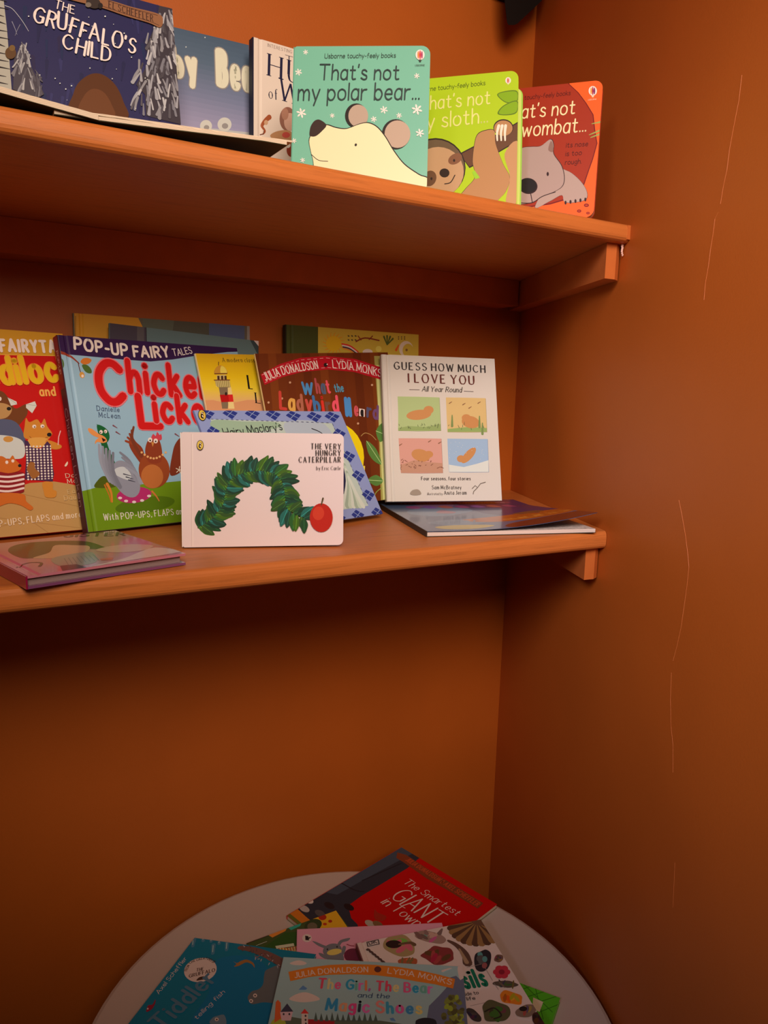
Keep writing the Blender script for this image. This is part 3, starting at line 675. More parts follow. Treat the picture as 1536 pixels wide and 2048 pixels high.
A.line([C(850, 1025), C(862, 1090)], dk, 1.6); A.line([C(770, 1098), C(862, 1096), C(940, 1048), C(1040, 1014)], dk, 1.6, True)
for i in range(5): A.ell(*C(1118 + i * 38, 1096 - i * 6), 2.2, 4, dk, n=10)
B.emit('cover_picture', 'plain grey wombat on orange ground')
A.text('touchy-feely books', [C(800, 306), C(1156, 268)], 9, (84, 14, 8), .10, gap=.17, slant=.06)
A.text("That's not", [C(630, 462), C(1190, 412)], 28, (240, 212, 150), .10, slant=.04)
A.text('my wombat...', [C(590, 606), C(1276, 548)], 30, (240, 212, 150), .095, slant=.04)
for s, a, b in (('its nose', (1120, 672), (1290, 660)), ('is too', (1116, 738), (1242, 728)), ('rough.', (1112, 804), (1240, 794))): A.text(s, [C(*a), C(*b)], 9.5, (80, 14, 10), .11, slant=.06)
B.emit('title_lettering')
usborne_balloon(A, *C(1327, 238), .92, [(236, 150, 60), (170, 30, 60), (120, 40, 90)], (240, 190, 150)); A.text('USBORNE', [C(1290, 312), C(1356, 306)], 2.4, (250, 190, 150), .14); B.emit('publisher_logo')

# --- open paperback lying at the front of the shelf, spine down
r = tag(link(bpy.data.objects.new('open_paperback', None)), 'open dark green paperback lying on the edge of the upper shelf', 'book', UPG); r.location = (-0.815, -0.31, ZU)
def wing(name, pts, th, depth, mat, y0=-0.394):
    # pts: (x, z) along the front edge; a slab th thick running back from the front edge
    v, f = [], []
    for x, z in pts: v += [(x, y0, z), (x, y0, z + th), (x, y0 + depth, z + th), (x, y0 + depth, z)]
    n = len(pts)
    for i in range(n - 1):
        a = 4 * i; f += [(a + k, a + (k + 1) % 4, a + 4 + (k + 1) % 4, a + 4 + k) for k in range(4)]
    f += [(0, 1, 2, 3), (4 * n - 1, 4 * n - 2, 4 * n - 3, 4 * n - 4)]
    o = mesh_obj(name, [(x - r.location.x, y - r.location.y, z - r.location.z) for x, y, z in v], f, mat, r); return o
grn = cover_mat(alb((34, 36, 12), (1.2, 1.4, 1.5)), .5, .0)
cr = [(-0.832, ZU + .0008), (-0.80, ZU + .0022), (-0.76, ZU + .0048), (-0.70, ZU + .0090), (-0.65, ZU + .0122), (-0.6255, ZU + .0128)]
wing('back_cover', cr, 0.0007, 0.155, grn); wing('page_block', [(x, z + .0008) for x, z in cr], 0.0030, 0.152, M['pages'], -0.3935)
wing('page_block', [(x + .006, z + .0042 + .0010 * math.sin(i * 1.3)) for i, (x, z) in enumerate(cr)], 0.0016, 0.150, M['pages'], -0.3925)
cl = [(-0.985, ZU + .0180), (-0.93, ZU + .0140), (-0.89, ZU + .0105), (-0.85, ZU + .0066), (-0.82, ZU + .0040), (-0.798, ZU + .0022)]
wing('front_cover', [(x, z - .0004) for x, z in cl], 0.0004, 0.155, grn, -0.397); wing('page_block', cl, 0.0046, 0.152, M['pages'], -0.3965)

# ================================================================== LOWER SHELF
LOG = 'books on the lower shelf'
# --- two books right at the back on the left
O, U, V = standing(-0.7683, -0.0234, ZL + 0.0018, 0.0041, 0.0540, -0.0041)
B = Book('picture_book', 'mustard and grey book at the very back of the lower shelf', O, U, V, 0.2449, 0.2681, 0.0055, 'hard', (66, 56, 44), G_BK, back=(60, 50, 40), group=LOG, lift=False)
A = B.art
A.poly([(140, 600), (276, 620), (277, 637), (285, 653), (300, 700), (140, 700)], (146, 92, 22)); A.poly([(150, 632), (152, 632), (152, 700), (150, 700)], (110, 70, 14))
A.poly([(285, 600), (345, 600), (360, 700), (285, 700)], (62, 62, 50)); A.poly([(354, 600), (418, 600), (418, 700), (340, 700)], (54, 50, 40))
A.poly([(418, 600), (489, 600), (489, 720), (418, 720)], (52, 56, 74)); A.poly([(494, 600), (503, 600), (503, 760), (494, 760)], (96, 84, 76))
B.emit('cover_picture')
O, U, V = standing(-0.7370, -0.0566, ZL + 0.0115, 0.0700, 0.0998, -0.0505)
B = Book('picture_book', 'dusty teal book with a dark left side, peeping over the blue book', O, U, V, 0.2152, 0.248, 0.005, 'paper', (62, 72, 70), G_BK, back=(90, 80, 70), group=LOG, lift=False)
A = B.art
A.poly([(210, 620), (292, 640), (294, 760), (210, 760)], (44, 36, 42)); A.line([(292, 655), (293, 690)], (24, 20, 24), 1.6); A.poly([(274, 640), (288, 642), (288, 760), (274, 760)], (58, 50, 50))
B.emit('dark_panel')
A.poly([(498, 676), (506, 676), (521, 694), (521, 720)], (34, 40, 40)); A.poly([(505, 678), (521, 680), (521, 697)], (150, 120, 110)); B.emit('folded_corner')

# --- red bears book
O, U, V = standing(-1.0309, -0.1871, ZL + 0.0008, 0.2065, 0.2857, -0.0035)
B = Book('picture_book', 'red and mustard hardback with cartoon bears, at the left edge of the lower shelf', O, U, V, 0.2600, 0.2485, 0.013, 'hard', (196, 12, 10), G_LO, spine=(180, 20, 10), rough=.48, coat=.06, group='pop-up story books')
A = B.art; cream = (236, 196, 160)
A.poly([(-420, 600), (140, 630), (140, 713), (-120, 706), (-420, 690)], (206, 138, 34))
A.line([(-400, 692), (-100, 707), (130, 712)], (238, 170, 60), 1.6)
A.poly([(-420, 1010), (-100, 990), (0, 985), (60, 966), (108, 963), (140, 968), (185, 978), (230, 1100), (-420, 1200)], (190, 136, 76))
for a, b in (((-50, 1030), (160, 1056)), ((30, 985), (180, 1018)), ((60, 1040), (110, 1075)), ((-100, 1075), (60, 1040))): A.line([a, b], (166, 114, 60), 1.2)
K = lambda x, y: (x / 3.657, 620 + y / 3.657)
br, tn, og = (112, 56, 22), (206, 124, 40), (204, 98, 28)
# big brown bear with bows
A.poly([K(*p) for p in [(-120, 600), (0, 590), (60, 640), (110, 720), (190, 690), (200, 760), (150, 830), (90, 900), (40, 960), (-120, 960)]], br, True)
A.poly([K(*p) for p in [(-60, 690), (10, 680), (70, 700), (85, 740), (40, 790), (-60, 790)]], (186, 132, 76), True); A.ell(*K(65, 722), 4.5, 3.6, (26, 20, 18)); A.ell(*K(0, 650), 3, 4, (240, 230, 220))
for q in ([(55, 640), (120, 670), (125, 690), (80, 700)], [(190, 690), (255, 668), (268, 700), (235, 755), (190, 715)]): A.poly([K(*p) for p in q], (212, 200, 184)); A.line([K(*q[0]), K(*q[2])], (150, 140, 130), .8)
A.poly([K(*p) for p in [(-100, 830), (60, 800), (150, 860), (170, 1000), (-100, 1000)]], (84, 84, 104), True)
A.poly([K(*p) for p in [(-60, 930), (60, 920), (165, 960), (180, 1060), (120, 1090), (-60, 1060)]], (206, 196, 182), True); A.ell(*K(60, 945), 10, 6, (204, 136, 60))
# bear in a checked pinafore
A.poly([K(*p) for p in [(180, 850), (190, 790), (215, 820), (270, 800), (300, 830), (325, 795), (345, 850), (380, 900), (370, 925), (340, 950), (240, 950), (175, 930)]], tn, True)
A.ell(*K(360, 912), 4.6, 4, (24, 18, 18)); A.ell(*K(250, 852), 4, 3.6, (240, 232, 220)); A.ell(*K(310, 850), 4, 3.6, (240, 232, 220)); A.ell(*K(253, 856), 1.4, 1.4, (20, 16, 16), n=8); A.ell(*K(313, 854), 1.4, 1.4, (20, 16, 16), n=8)
A.line([K(215, 925), K(260, 950), K(350, 930)], (130, 64, 20), 1, True)
A.poly([K(*p) for p in [(215, 940), (330, 935), (355, 980), (270, 1010), (210, 990)]], (220, 150, 66), True)
A.poly([K(*p) for p in [(340, 950), (440, 985), (445, 1010), (400, 1020), (345, 1000)]], tn, True); A.line([K(425, 985), K(428, 930), K(442, 885)], (236, 170, 160), 1.8)
pin = [(178, 950), (205, 960), (230, 1005), (300, 1015), (345, 960), (370, 985), (372, 1060), (395, 1200), (385, 1255), (180, 1240), (190, 1100)]
A.poly([K(*p) for p in pin], (70, 36, 66)); hk = A.hull; A.hull = [A.P(*K(*p)) for p in [(186, 1250), (186, 1000), (200, 965), (370, 975), (392, 1235)]][::-1]
if sum(A.hull[i - 1][0] * A.hull[i][1] - A.hull[i][0] * A.hull[i - 1][1] for i in range(len(A.hull))) < 0: A.hull = A.hull[::-1]
for j in range(13):
    for i in range(9): A.ell(*K(195 + i * 25 + j * .8, 1000 + j * 20 - i * .5), 2.1, 2.0, (232, 206, 204), n=8)
A.hull = hk
A.poly([K(*p) for p in [(310, 1262), (380, 1262), (385, 1310), (412, 1330), (400, 1370), (335, 1370), (318, 1330)]], tn, True)
# little bear in a striped top
A.poly([K(*p) for p in [(-40, 1090), (10, 1070), (60, 1095), (90, 1065), (110, 1095), (150, 1140), (140, 1175), (60, 1195), (-40, 1190)]], og, True); A.ell(*K(142, 1140), 3.4, 3.2, (24, 18, 18)); A.ell(*K(48, 1115), 3, 3.4, (240, 232, 220)); A.ell(*K(92, 1105), 3, 3.2, (240, 232, 220))
A.poly([K(*p) for p in [(-60, 1190), (60, 1195), (150, 1185), (180, 1210), (175, 1300), (150, 1340), (-60, 1345)]], (140, 18, 26), True)
for j in range(4): A.line([K(-60, 1212 + j * 35), K(60, 1222 + j * 35), K(170, 1205 + j * 33)], (236, 196, 180), 4.4, True)
A.poly([K(*p) for p in [(-60, 1350), (160, 1345), (190, 1400), (240, 1445), (215, 1465), (150, 1430), (60, 1415), (-60, 1450)]], og, True)
A.poly([K(*p) for p in [(195, 1160), (215, 1115), (250, 1120), (255, 1160), (290, 1200), (240, 1235), (205, 1190)]], (158, 92, 40), True)
A.poly([K(*p) for p in [(470, 1140), (490, 1110), (494, 1125), (482, 1145)]], cream, True)
B.emit('cover_picture', 'cartoon bears in checked and striped clothes on a red wall')
A.text('POP-UP FAIRYTALES', [(-120, 690), (0, 702), (160, 705)], 24, (240, 206, 190), .24, jit=.1)
A.text('Goldilocks', [(-92, 772), (0, 767), (172, 757)], 52, (226, 166, 20), .19, gap=.16, edge=(240, 140, 40), jit=.06)
A.text('and', [(79, 792), (112, 791)], 17, (240, 156, 70), .2)
A.text('Danielle', [(131, 956), (186, 951)], 8, cream, .13, .3, .1); A.text('McLean', [(134, 967), (186, 962)], 8, cream, .13, .3, .1)
A.text('Ea', [(135, 988), (150, 986)], 8, (214, 168, 112), .13, .3, .1); A.text('Daub', [(128, 1001), (160, 998)], 9, (214, 168, 112), .13, .3, .1)
A.text('With POP-UPS, FLAPS and more', [(-64, 1064), (0, 1053), (163, 1034)], 13, cream, .15, .2, .1, jit=.1)
B.emit('title_lettering')

# --- blue chicken book
CW, CH = 0.2584, 0.2425
O, U, V = standing(-0.7822, -0.1645, ZL + 0.0016, 0.2690, 0.2790, -0.0020)
B = Book('picture_book', 'light blue hardback with a duck and a hen, beside the red bears book', O, U, V, CW, CH, 0.012, 'hard', (148, 172, 190), G_LO, spine=(66, 22, 30), rough=.48, coat=.06, group='pop-up story books')
A = B.art
A.poly([(100, 640), (116, 707), (160, 711), (246, 719), (301, 723), (345, 719), (395, 711), (455, 704), (520, 702), (520, 640)], (52, 26, 64))
A.poly([(150, 985), (170, 981), (200, 973), (260, 970), (320, 966), (380, 960), (600, 950), (600, 1100), (150, 1100)], (108, 134, 16))
A.poly([(190, 975), (196, 960), (208, 952), (222, 960), (230, 974)], (78, 86, 14), True); A.ell(290, 1010, 60, 16, (84, 108, 12), -8)
A.taper([(118, 704), (140, 712), (158, 727)], (150, 56, 36), 7, 2); A.line([(156, 724), (159, 738), (161, 744)], (96, 40, 34), 1.6, True)
A.poly([(161, 724), (166, 717), (176, 716), (183, 720), (178, 727), (168, 729)], (206, 110, 40), True); A.poly([(164, 730), (174, 730), (182, 738), (183, 746), (175, 746), (168, 740)], (74, 100, 40), True)
A.ell(164, 750, 5, 6.5, (206, 140, 60), -20); A.ell(165, 752, 2.5, 3, (240, 220, 190)); A.poly([(118, 716), (126, 720), (128, 732), (122, 740)], (84, 104, 50), True)
# duck
A.taper([(206, 880), (214, 905), (228, 935), (240, 950)], (14, 86, 40), 12, 15)
A.poly([(194, 850), (206, 853), (216, 862), (219, 876), (212, 886), (200, 882), (196, 866)], (14, 90, 42), True); A.poly([(193, 848), (200, 852), (198, 860)], (14, 90, 42))
A.poly([(176, 857), (184, 858), (198, 868), (206, 872), (200, 876), (186, 871), (178, 864)], (226, 136, 70), True); A.poly([(206, 872), (214, 882), (206, 886), (195, 884), (190, 888), (192, 880)], (226, 136, 70), True); A.poly([(203, 875), (212, 880), (206, 884)], (40, 12, 12))
A.ell(202, 864, 3.4, 3.8, (240, 236, 226)); A.ell(211, 863, 3.2, 3.6, (240, 236, 226)); A.ell(201, 865, 1.2, 1.4, (20, 20, 20), n=8); A.ell(210, 864, 1.2, 1.4, (20, 20, 20), n=8)
A.ell(268, 990, 35, 16, (178, 40, 92), -6)
for x, y in ((240, 996), (252, 1002), (268, 1004), (284, 1001), (298, 992)): A.ell(x, y, 4, 2.6, (226, 190, 200))
A.ell(252, 958, 24, 40, (142, 134, 140), -28); A.poly([(230, 938), (248, 934), (262, 950), (256, 960), (232, 950)], (196, 188, 188), True)
for i in range(5): A.taper([(198 + i * 7, 890 + i * 4), (202 + i * 6, 925 + i * 4), (220 + i * 5, 962 + i * 3)], (150 - i * 8, 144 - i * 8, 150 - i * 8), 5, 8)
for i in range(4): A.taper([(240 + i * 4, 905 + i * 10), (258 + i * 5, 922 + i * 9), (272 + i * 3, 950 + i * 5)], (124 + i * 8, 118 + i * 8, 124 + i * 8), 4, 9)
for i in range(3): A.taper([(247 + i * 5, 948 + i * 6), (262 + i * 4, 952 + i * 6)], (70, 66, 74), 2.5, 1)
A.taper([(214, 968), (222, 985), (224, 1004)], (210, 120, 40), 6, 3); A.taper([(209, 970), (218, 990), (222, 1004)], (196, 104, 30), 3, 2); A.taper([(304, 983), (312, 992), (318, 1002)], (206, 110, 50), 4, 2)
# hen
A.poly([(345, 905), (352, 885), (365, 872), (382, 866), (380, 910), (366, 940), (340, 950)], (122, 46, 24), True)
A.poly([(290, 935), (272, 915), (258, 890), (262, 872), (272, 884), (286, 900)], (136, 52, 26), True)
for i in range(5): A.taper([(282, 915 - i), (268 - i * 2 + 4, 892 - i * 3), (251 + i * 4, 882 - i * 7)], (150 - i * 8, 60 - i * 2, 30), 8, 4)
A.ell(308, 940, 31, 36, (150, 64, 28), -8); A.ell(304, 953, 22, 24, (186, 100, 46), -8)
A.poly([(290, 905), (294, 884), (305, 874), (318, 880), (324, 905), (320, 925), (298, 925)], (140, 54, 28), True)
A.poly([(303, 878), (306, 868), (311, 872), (314, 864), (319, 870), (322, 868), (322, 880)], (204, 60, 70), True)
A.ell(300, 880, 4.4, 4.8, (240, 236, 226)); A.ell(311, 882, 4.4, 4.8, (240, 236, 226)); A.ell(300, 881, 1.6, 1.8, (20, 16, 16), n=8); A.ell(311, 883, 1.6, 1.8, (20, 16, 16), n=8); A.poly([(302, 884), (308, 885), (305, 894)], (206, 130, 60))
for i in range(9): A.ell(283 + i * 6, 905 + 12 * math.sin(math.pi * i / 8), 2.4, 2.3, (226, 160, 96), n=10)
for x, y in ((230, 853), (236, 866), (354, 870)): A.taper([(x - 4, y - 2), (x + 4, y + 3)], (130, 70, 74), 3, 1)
for a in range(5): A.line([(358, 940), (358 + 7 * math.cos(a * 1.2), 940 + 7 * math.sin(a * 1.2))], (226, 210, 170), 1.4)
B.emit('cover_picture', 'grey duck with green neck and a russet hen on a green hill')
A.text('POP-UP FAIRY', [(147, 698), (205, 705), (262, 711.5), (300, 714.5), (340, 712.5)], 20, (232, 206, 208), .23, jit=.12)
A.text('TALES', [(346, 712), (366, 710), (385, 706)], 12, (220, 194, 200), .14, jit=.1)
red, pk = (204, 22, 22), (226, 110, 110)
A.text('C', [(194, 803), (255, 806)], 76, red, .2, edge=pk)
A.text('hicken', [(255, 783), (425, 796)], 53, red, .19, gap=.17, edge=pk)
A.text('L', [(276, 852), (327, 853)], 56, red, .24, edge=pk)
A.text('icken', [(307, 842), (440, 846)], 46, red, .22, gap=.17, edge=pk)
A.text('Danielle', [(193, 821), (239, 824)], 9, (60, 70, 92), .12, .2, .1); A.text('McLean', [(197, 834), (240, 837)], 9, (60, 70, 92), .12, .2, .1)
A.text('With POP-UPS, FLAPS and more', [(207, 1041), (355, 1029), (402, 1024)], 11, (226, 214, 190), .14, .2, .1, jit=.1)
B.emit('title_lettering')
CH = B.h; S = Art(B.root, B.O - U * 0.0016, -V, B.N, [(-CH, -0.012), (0, -0.012), (0, 0), (-CH, 0)], G_LO)
# the spine's own frame: reading down, letter tops towards the front cover
def spine_pt(d, t): return (-(CH - d), -0.012 + t)
def spine_text(s, d0, d1, t, h, col, wt=.13):
    k = (d1 - d0) / (sum((.42 if ch == ' ' else GW[ch] + .2) for ch in s) - .2); x = d0
    for ch in s:
        if ch == ' ': x += .42 * k; continue
        for kind, pts in GS[ch]: S.stroke([spine_pt(x + p[0] * k, t + p[1] * h) for p in pts], wt * h, S.col(col))
        x += (GW[ch] + .2) * k
    S.lay()
S.face([spine_pt(0.0, 0.0), spine_pt(0.064, 0.0), spine_pt(0.064, 0.0116), spine_pt(0.0, 0.0116)], S.col((130, 12, 26))); S.lay()
spine_text('POP-UP', .018, .046, .0035, .005, (196, 140, 130)); spine_text('Chicken Licken', .088, .205, .0025, .0075, (150, 110, 112))
o = S.emit('spine_lettering', None, M['print'])
me = o.data
for vv in me.vertices:
    d = CH + vv.co.x; t = vv.co.y + 0.012; zz = vv.co.z
    vv.co = (-0.0016 - zz, CH - d, -0.012 + t)
o.parent = B.spine
# the leaning books nudged clear of one another
PULL = {'light': 0.992, 'brown': 0.976, 'white': 0.979, 'blue': 0.975}
# --- yellow lighthouse book
O, U, V = standing(-0.6010, -0.1479, ZL + 0.0008, 0.1702, 0.3466, 0.0368)
B = Book('picture_book', 'yellow paperback with a lighthouse, between the blue and the brown books', O, U, V, 0.1496, 0.2354, 0.003, 'paper', (226, 172, 22), (1.3, 1.9, 2.4), spine=(226, 196, 140), group=LOG, pull=PULL['light'])
A = B.art; C = lambda x, y: (370 + x / 8.084, 690 + y / 8.084)
A.grad([C(120, 100), C(1800, 160), C(2050, 1500), C(360, 1500)], [(196, 140, 24), (208, 156, 16), (214, 166, 18), (216, 172, 40), (206, 150, 90), (196, 132, 90), (196, 132, 90), (196, 132, 90)], 40)
A.poly([C(*p) for p in [(310, 895), (450, 890), (620, 930), (800, 930), (1000, 890), (1400, 890), (1500, 1200), (360, 1200)]], (198, 128, 84))
A.line([C(165, 135), C(340, 1000)], (214, 184, 120), 1.5)
A.poly([C(*p) for p in [(545, 680), (740, 680), (720, 800), (690, 1030), (600, 1030), (570, 820)]], (118, 92, 66)); A.poly([C(*p) for p in [(690, 690), (745, 680), (800, 1030), (700, 1030)]], (214, 176, 110))
A.poly([C(*p) for p in [(562, 805), (770, 800), (785, 918), (585, 925)]], (168, 14, 14)); A.poly([C(*p) for p in [(700, 804), (770, 800), (785, 918), (712, 920)]], (196, 30, 26))
A.poly([C(*p) for p in [(480, 565), (720, 565), (738, 680), (540, 685), (500, 660)]], (156, 130, 70))
for i in range(8): A.line([C(500 + i * 30, 570), C(512 + i * 30, 675)], (226, 190, 120), .9)
A.poly([C(*p) for p in [(510, 490), (660, 480), (680, 565), (515, 565)]], (196, 160, 96))
for x in (520, 580, 635): A.poly([C(x, 500), C(x + 36, 498), C(x + 40, 560), C(x + 4, 560)], (66, 40, 24))
A.poly([C(*p) for p in [(480, 462), (485, 390), (530, 340), (570, 330), (630, 350), (670, 400), (675, 462)]], (186, 126, 40), True); A.poly([C(*p) for p in [(575, 455), (580, 345), (630, 356), (668, 405), (670, 455)]], (226, 186, 70), True)
A.line([C(478, 466), C(676, 462)], (104, 52, 26), 2); A.line([C(470, 568), C(722, 566)], (104, 52, 26), 1.8); A.line([C(540, 325), C(543, 275)], (84, 44, 26), 1.4); A.ell(*C(662, 790), 2.2, 3.6, (40, 24, 18))
B.emit('cover_picture', 'lighthouse with a red band against a yellow sky')
A.text('A modern classic', [C(605, 275), C(1010, 278), C(1190, 282)], 7.5, (50, 34, 20), .13, .4, .1)
A.text('L', [C(1020, 705), C(1110, 712)], 25, (20, 16, 14), .15, .6, .14); A.text('L', [C(1140, 935), C(1235, 945)], 19, (20, 16, 14), .15, .6, .14)
B.emit('title_lettering')

# --- sun and moon book at the back
O, U, V = standing(-0.4662, -0.0250, ZL + 0.0006, 0, 0.0440, -0.0027)
B = Book('picture_book', 'olive book with a sun and moon panel, at the back behind the white hardback', O, U, V, 0.2388, 0.2742, 0.011, 'hard', (46, 50, 20), (2.8, 3.6, 4.0), spine=(20, 20, 10), group=LOG)
A = B.art
A.poly([(636, 640), (850, 660), (850, 800), (636, 800)], (140, 116, 40))
for k in range(16):
    a = 2 * math.pi * k / 16; A.taper([(667 + 15 * math.cos(a), 687 + 15 * math.sin(a)), (667 + 22 * math.cos(a + .15), 687 + 22 * math.sin(a + .15))], (176, 100, 18), 2.4, 1)
A.ell(667, 687, 15, 15, (196, 116, 18))
A.ell(812, 698, 14, 16, (196, 176, 120)); A.ell(816, 701, 11, 13.5, (140, 116, 40)); A.ell(813, 700, 2.4, 2.6, (90, 60, 30))
A.line([(712, 683), (730, 676), (758, 681)], (90, 30, 20), 2.6, True); A.line([(722, 680), (716, 672)], (90, 30, 20), 2); A.line([(738, 679), (745, 672)], (90, 30, 20), 2)
for i, c in enumerate([(150, 24, 20), (196, 176, 130), (44, 30, 40), (150, 90, 30)]): A.line([(684 + i, 688 + i * 3), (700, 692 + i * 3), (716, 704 + i * 3)], c, 2.8, True)
for a in (-.4, 0, .4, .8): A.taper([(774, 690), (774 + 16 * math.sin(a), 690 - 18 * math.cos(a))], (56, 64, 26), 1.5, 4)
for i in range(6): A.ell(697 + (i % 3) * 7, 672 + (i // 3) * 8, 2.2, 1.4, (60, 50, 30), 30); A.ell(797 + (i % 3) * 6, 674 + (i // 3) * 4, 1.3, 1.3, (70, 50, 30))
A.taper([(792, 700), (797, 690)], (170, 60, 20), 5, 2); A.ell(757, 698, 6, 6, (190, 170, 60)); A.ell(735, 704, 10, 6, (170, 160, 130))
B.emit('cover_picture', 'orange sun, pale crescent moon and twigs')

# --- brown ladybird book
O, U, V = standing(-0.5119, -0.1245, ZL + 0.0008, 0.0995, 0.2862, 0.0628)
B = Book('picture_book', 'dark brown book with a red banner and coloured letters, behind the white hardback', O, U, V, 0.238, 0.2356, 0.003, 'paper', (92, 36, 10), (1.5, 2.2, 2.6), spine=(196, 160, 110), back=(110, 44, 14), rough=.48, coat=.05, group=LOG, pull=PULL['brown'])
A = B.art
for k in range(9): A.poly([(500 + k * 34, 690), (516 + k * 34, 690), (546 + k * 34, 1040), (530 + k * 34, 1040)], [(82, 30, 8), (104, 44, 12), (90, 34, 10)][k % 3])
for x, y in ((580, 765), (564, 797), (537, 805), (744, 770), (716, 847), (575, 830)): A.ell(x, y, 2.2, 2.2, (170, 120, 90))
A.ell(668, 915, 60, 70, (206, 166, 10)); A.ell(664, 922, 52, 58, (186, 14, 10)); A.poly([(690, 930), (730, 932), (728, 960), (700, 965)], (206, 186, 60)); A.ell(722, 955, 10, 13, (34, 72, 22))
A.poly([(748, 712), (768, 712), (776, 820), (786, 1010), (762, 1010), (756, 820)], (140, 120, 60))
A.poly([(752, 730), (760, 730), (772, 1000), (766, 1000)], (176, 160, 100))
for q in ([(733, 882), (752, 898), (763, 928), (748, 922), (736, 905)], [(752, 862), (766, 846), (772, 870), (760, 884)], [(736, 960), (752, 950), (766, 962), (752, 972)]): A.poly(q, (74, 100, 44), True); A.line([q[0], q[2]], (160, 170, 110), 1)
A.line([(722, 872), (730, 866), (742, 870), (752, 880)], (150, 110, 60), 1.2, True); A.line([(746, 1000), (752, 985), (764, 975)], (120, 130, 60), 1.4, True)
A.poly([(521, 749), (560, 728), (600, 716), (652, 712), (710, 718), (760, 734), (785, 744), (782, 768), (757, 758), (708, 744), (655, 739), (604, 744), (566, 754), (529, 770)], (156, 14, 26), False)
for y0 in (3, -4):
    q = [(524, 750), (562, 732), (602, 720), (652, 716), (708, 722), (756, 737)] if y0 > 0 else [(530, 765), (566, 750), (604, 740), (655, 735), (708, 740), (756, 753)]
    for a, b in zip(q, q[1:]):
        for t in range(4): A.line([(a[0] + (b[0] - a[0]) * (t / 4), a[1] + (b[1] - a[1]) * (t / 4)), (a[0] + (b[0] - a[0]) * (t / 4 + .13), a[1] + (b[1] - a[1]) * (t / 4 + .13))], (226, 150, 140), .7)
A.ell(651, 730, 4, 4, (40, 20, 20)); A.ell(654, 729, 1.3, 1.3, (230, 210, 200))
B.emit('cover_picture', 'red stitched banner, bean stalk and a yellow and red round shape')
A.text('JULIA DONALDSON', [(531, 762), (562, 750), (600, 742), (637, 737)], 14, (232, 200, 186), .13, jit=.1)
A.text('LYDIA MONKS', [(665, 736), (700, 739), (730, 745), (762, 754)], 13.5, (232, 200, 186), .13, jit=.1)
A.text('W', [(604, 788), (627, 789)], 20, (64, 110, 150), .24, jit=.1)
A.text('hat', [(632, 787), (662, 786)], 25, [(150, 60, 60), (70, 76, 96), (196, 66, 76)], .17, jit=.15)
A.text('the', [(669, 784), (688, 783)], 14, [(70, 120, 140)], .16)
A.text('Ladybird', [(558, 818), (620, 822), (679, 824)], 29, [(170, 50, 40), (190, 130, 60), (150, 80, 60), (170, 60, 50), (56, 90, 130), (186, 40, 30), (96, 60, 50), (204, 66, 80)], .2, jit=.18)
A.text('H', [(690, 830), (704, 831)], 30, (64, 110, 156), .26); A.text('e', [(708, 830), (717, 831)], 24, (176, 66, 70), .2)
A.poly([(718, 817), (729, 819), (729, 834), (718, 832)], (226, 206, 190)); A.text('a', [(720.5, 831), (727, 832)], 15, (26, 20, 20), .24)
A.text('rd', [(732, 833), (757, 838)], 23, [(70, 62, 84), (96, 56, 88)], .22, jit=.1)
B.emit('title_lettering')

# --- paperback lying flat at the right, its cover curling up
ang = -0.262; Um = Vector((math.cos(ang), math.sin(ang), 0)); Vm = Vector((-math.sin(ang), math.cos(ang), 0)); Om = Vector((-0.4115, -0.3390, ZL + 0.0072))
MW, MH = 0.236, 0.262
r = tag(link(bpy.data.objects.new('floppy_paperback', None)), 'floppy paperback with a curling cover, lying flat under the white hardback', 'book', LOG)
mx = Matrix((Um, Vm, Vector((0, 0, 1)))).transposed().to_4x4(); mx.translation = Om; r.matrix_world = mx
v, f = box(0, 0, -0.0068, MW, MH, -0.0062); mesh_obj('back_cover', v, f, cover_mat(alb((60, 52, 40), G_LO)), r)
v, f = box(-0.0012, 0, -0.0068, -0.0001, MH, 0.0004); mesh_obj('spine', v, f, cover_mat(alb((56, 40, 26), G_LO)), r)
v, f = box(0.0005, 0.0005, -0.0061, MW - 0.001, MH - 0.0005, -0.0014); mesh_obj('page_block', v, f, M['pages_white'], r)
def curl(x, y):
    s = max(0.0, (x - 0.045) / (MW - 0.045)); k = max(0.0, 1 - y / 0.20)
    return 0.0205 * s ** 2.0 * k ** 1.1
nx, ny = 24, 22; v, f = [], []
for lay in (0.0, -0.0005):
    for j in range(ny + 1):
        for i in range(nx + 1):
            x, y = MW * i / nx, MH * j / ny; v.append((x, y, lay + curl(x, y)))
st = (nx + 1) * (ny + 1)
for j in range(ny):
    for i in range(nx):
        a = j * (nx + 1) + i; f += [(a, a + 1, a + nx + 2, a + nx + 1), (st + a, st + a + nx + 1, st + a + nx + 2, st + a + 1)]
for i in range(nx): f += [(i, st + i, st + i + 1, i + 1)]; a = ny * (nx + 1) + i; f += [(a, a + 1, st + a + 1, st + a)]
for j in range(ny): a = j * (nx + 1); f += [(a, a + nx + 1, st + a + nx + 1, st + a)]; a += nx; f += [(a, st + a, st + a + nx + 1, a + nx + 1)]
mc = mesh_obj('front_cover', v, f, cover_mat(alb((70, 78, 96), G_LO), .25, .8), r, True)
A = Art(r, Om, Um, Vm, [(0, 0), (MW, 0), (MW, MH), (0, MH)], G_LO)
def L2(pts, c, smooth=True):
    q = catmull(pts, True, 5) if smooth else pts
    A.face(q, A.col(c)); A.lay()
navy = (34, 42, 84)
L2([(0.0, 0.0), (0.236, 0.0), (0.236, 0.262), (0.0, 0.262)], (78, 88, 108), False)
L2([(.118, .262), (.236, .262), (.236, .075), (.16, .06), (.125, .12)], navy, False)
L2([(.03, .17), (.09, .19), (.12, .15), (.06, .11), (.02, .13)], (96, 116, 134))
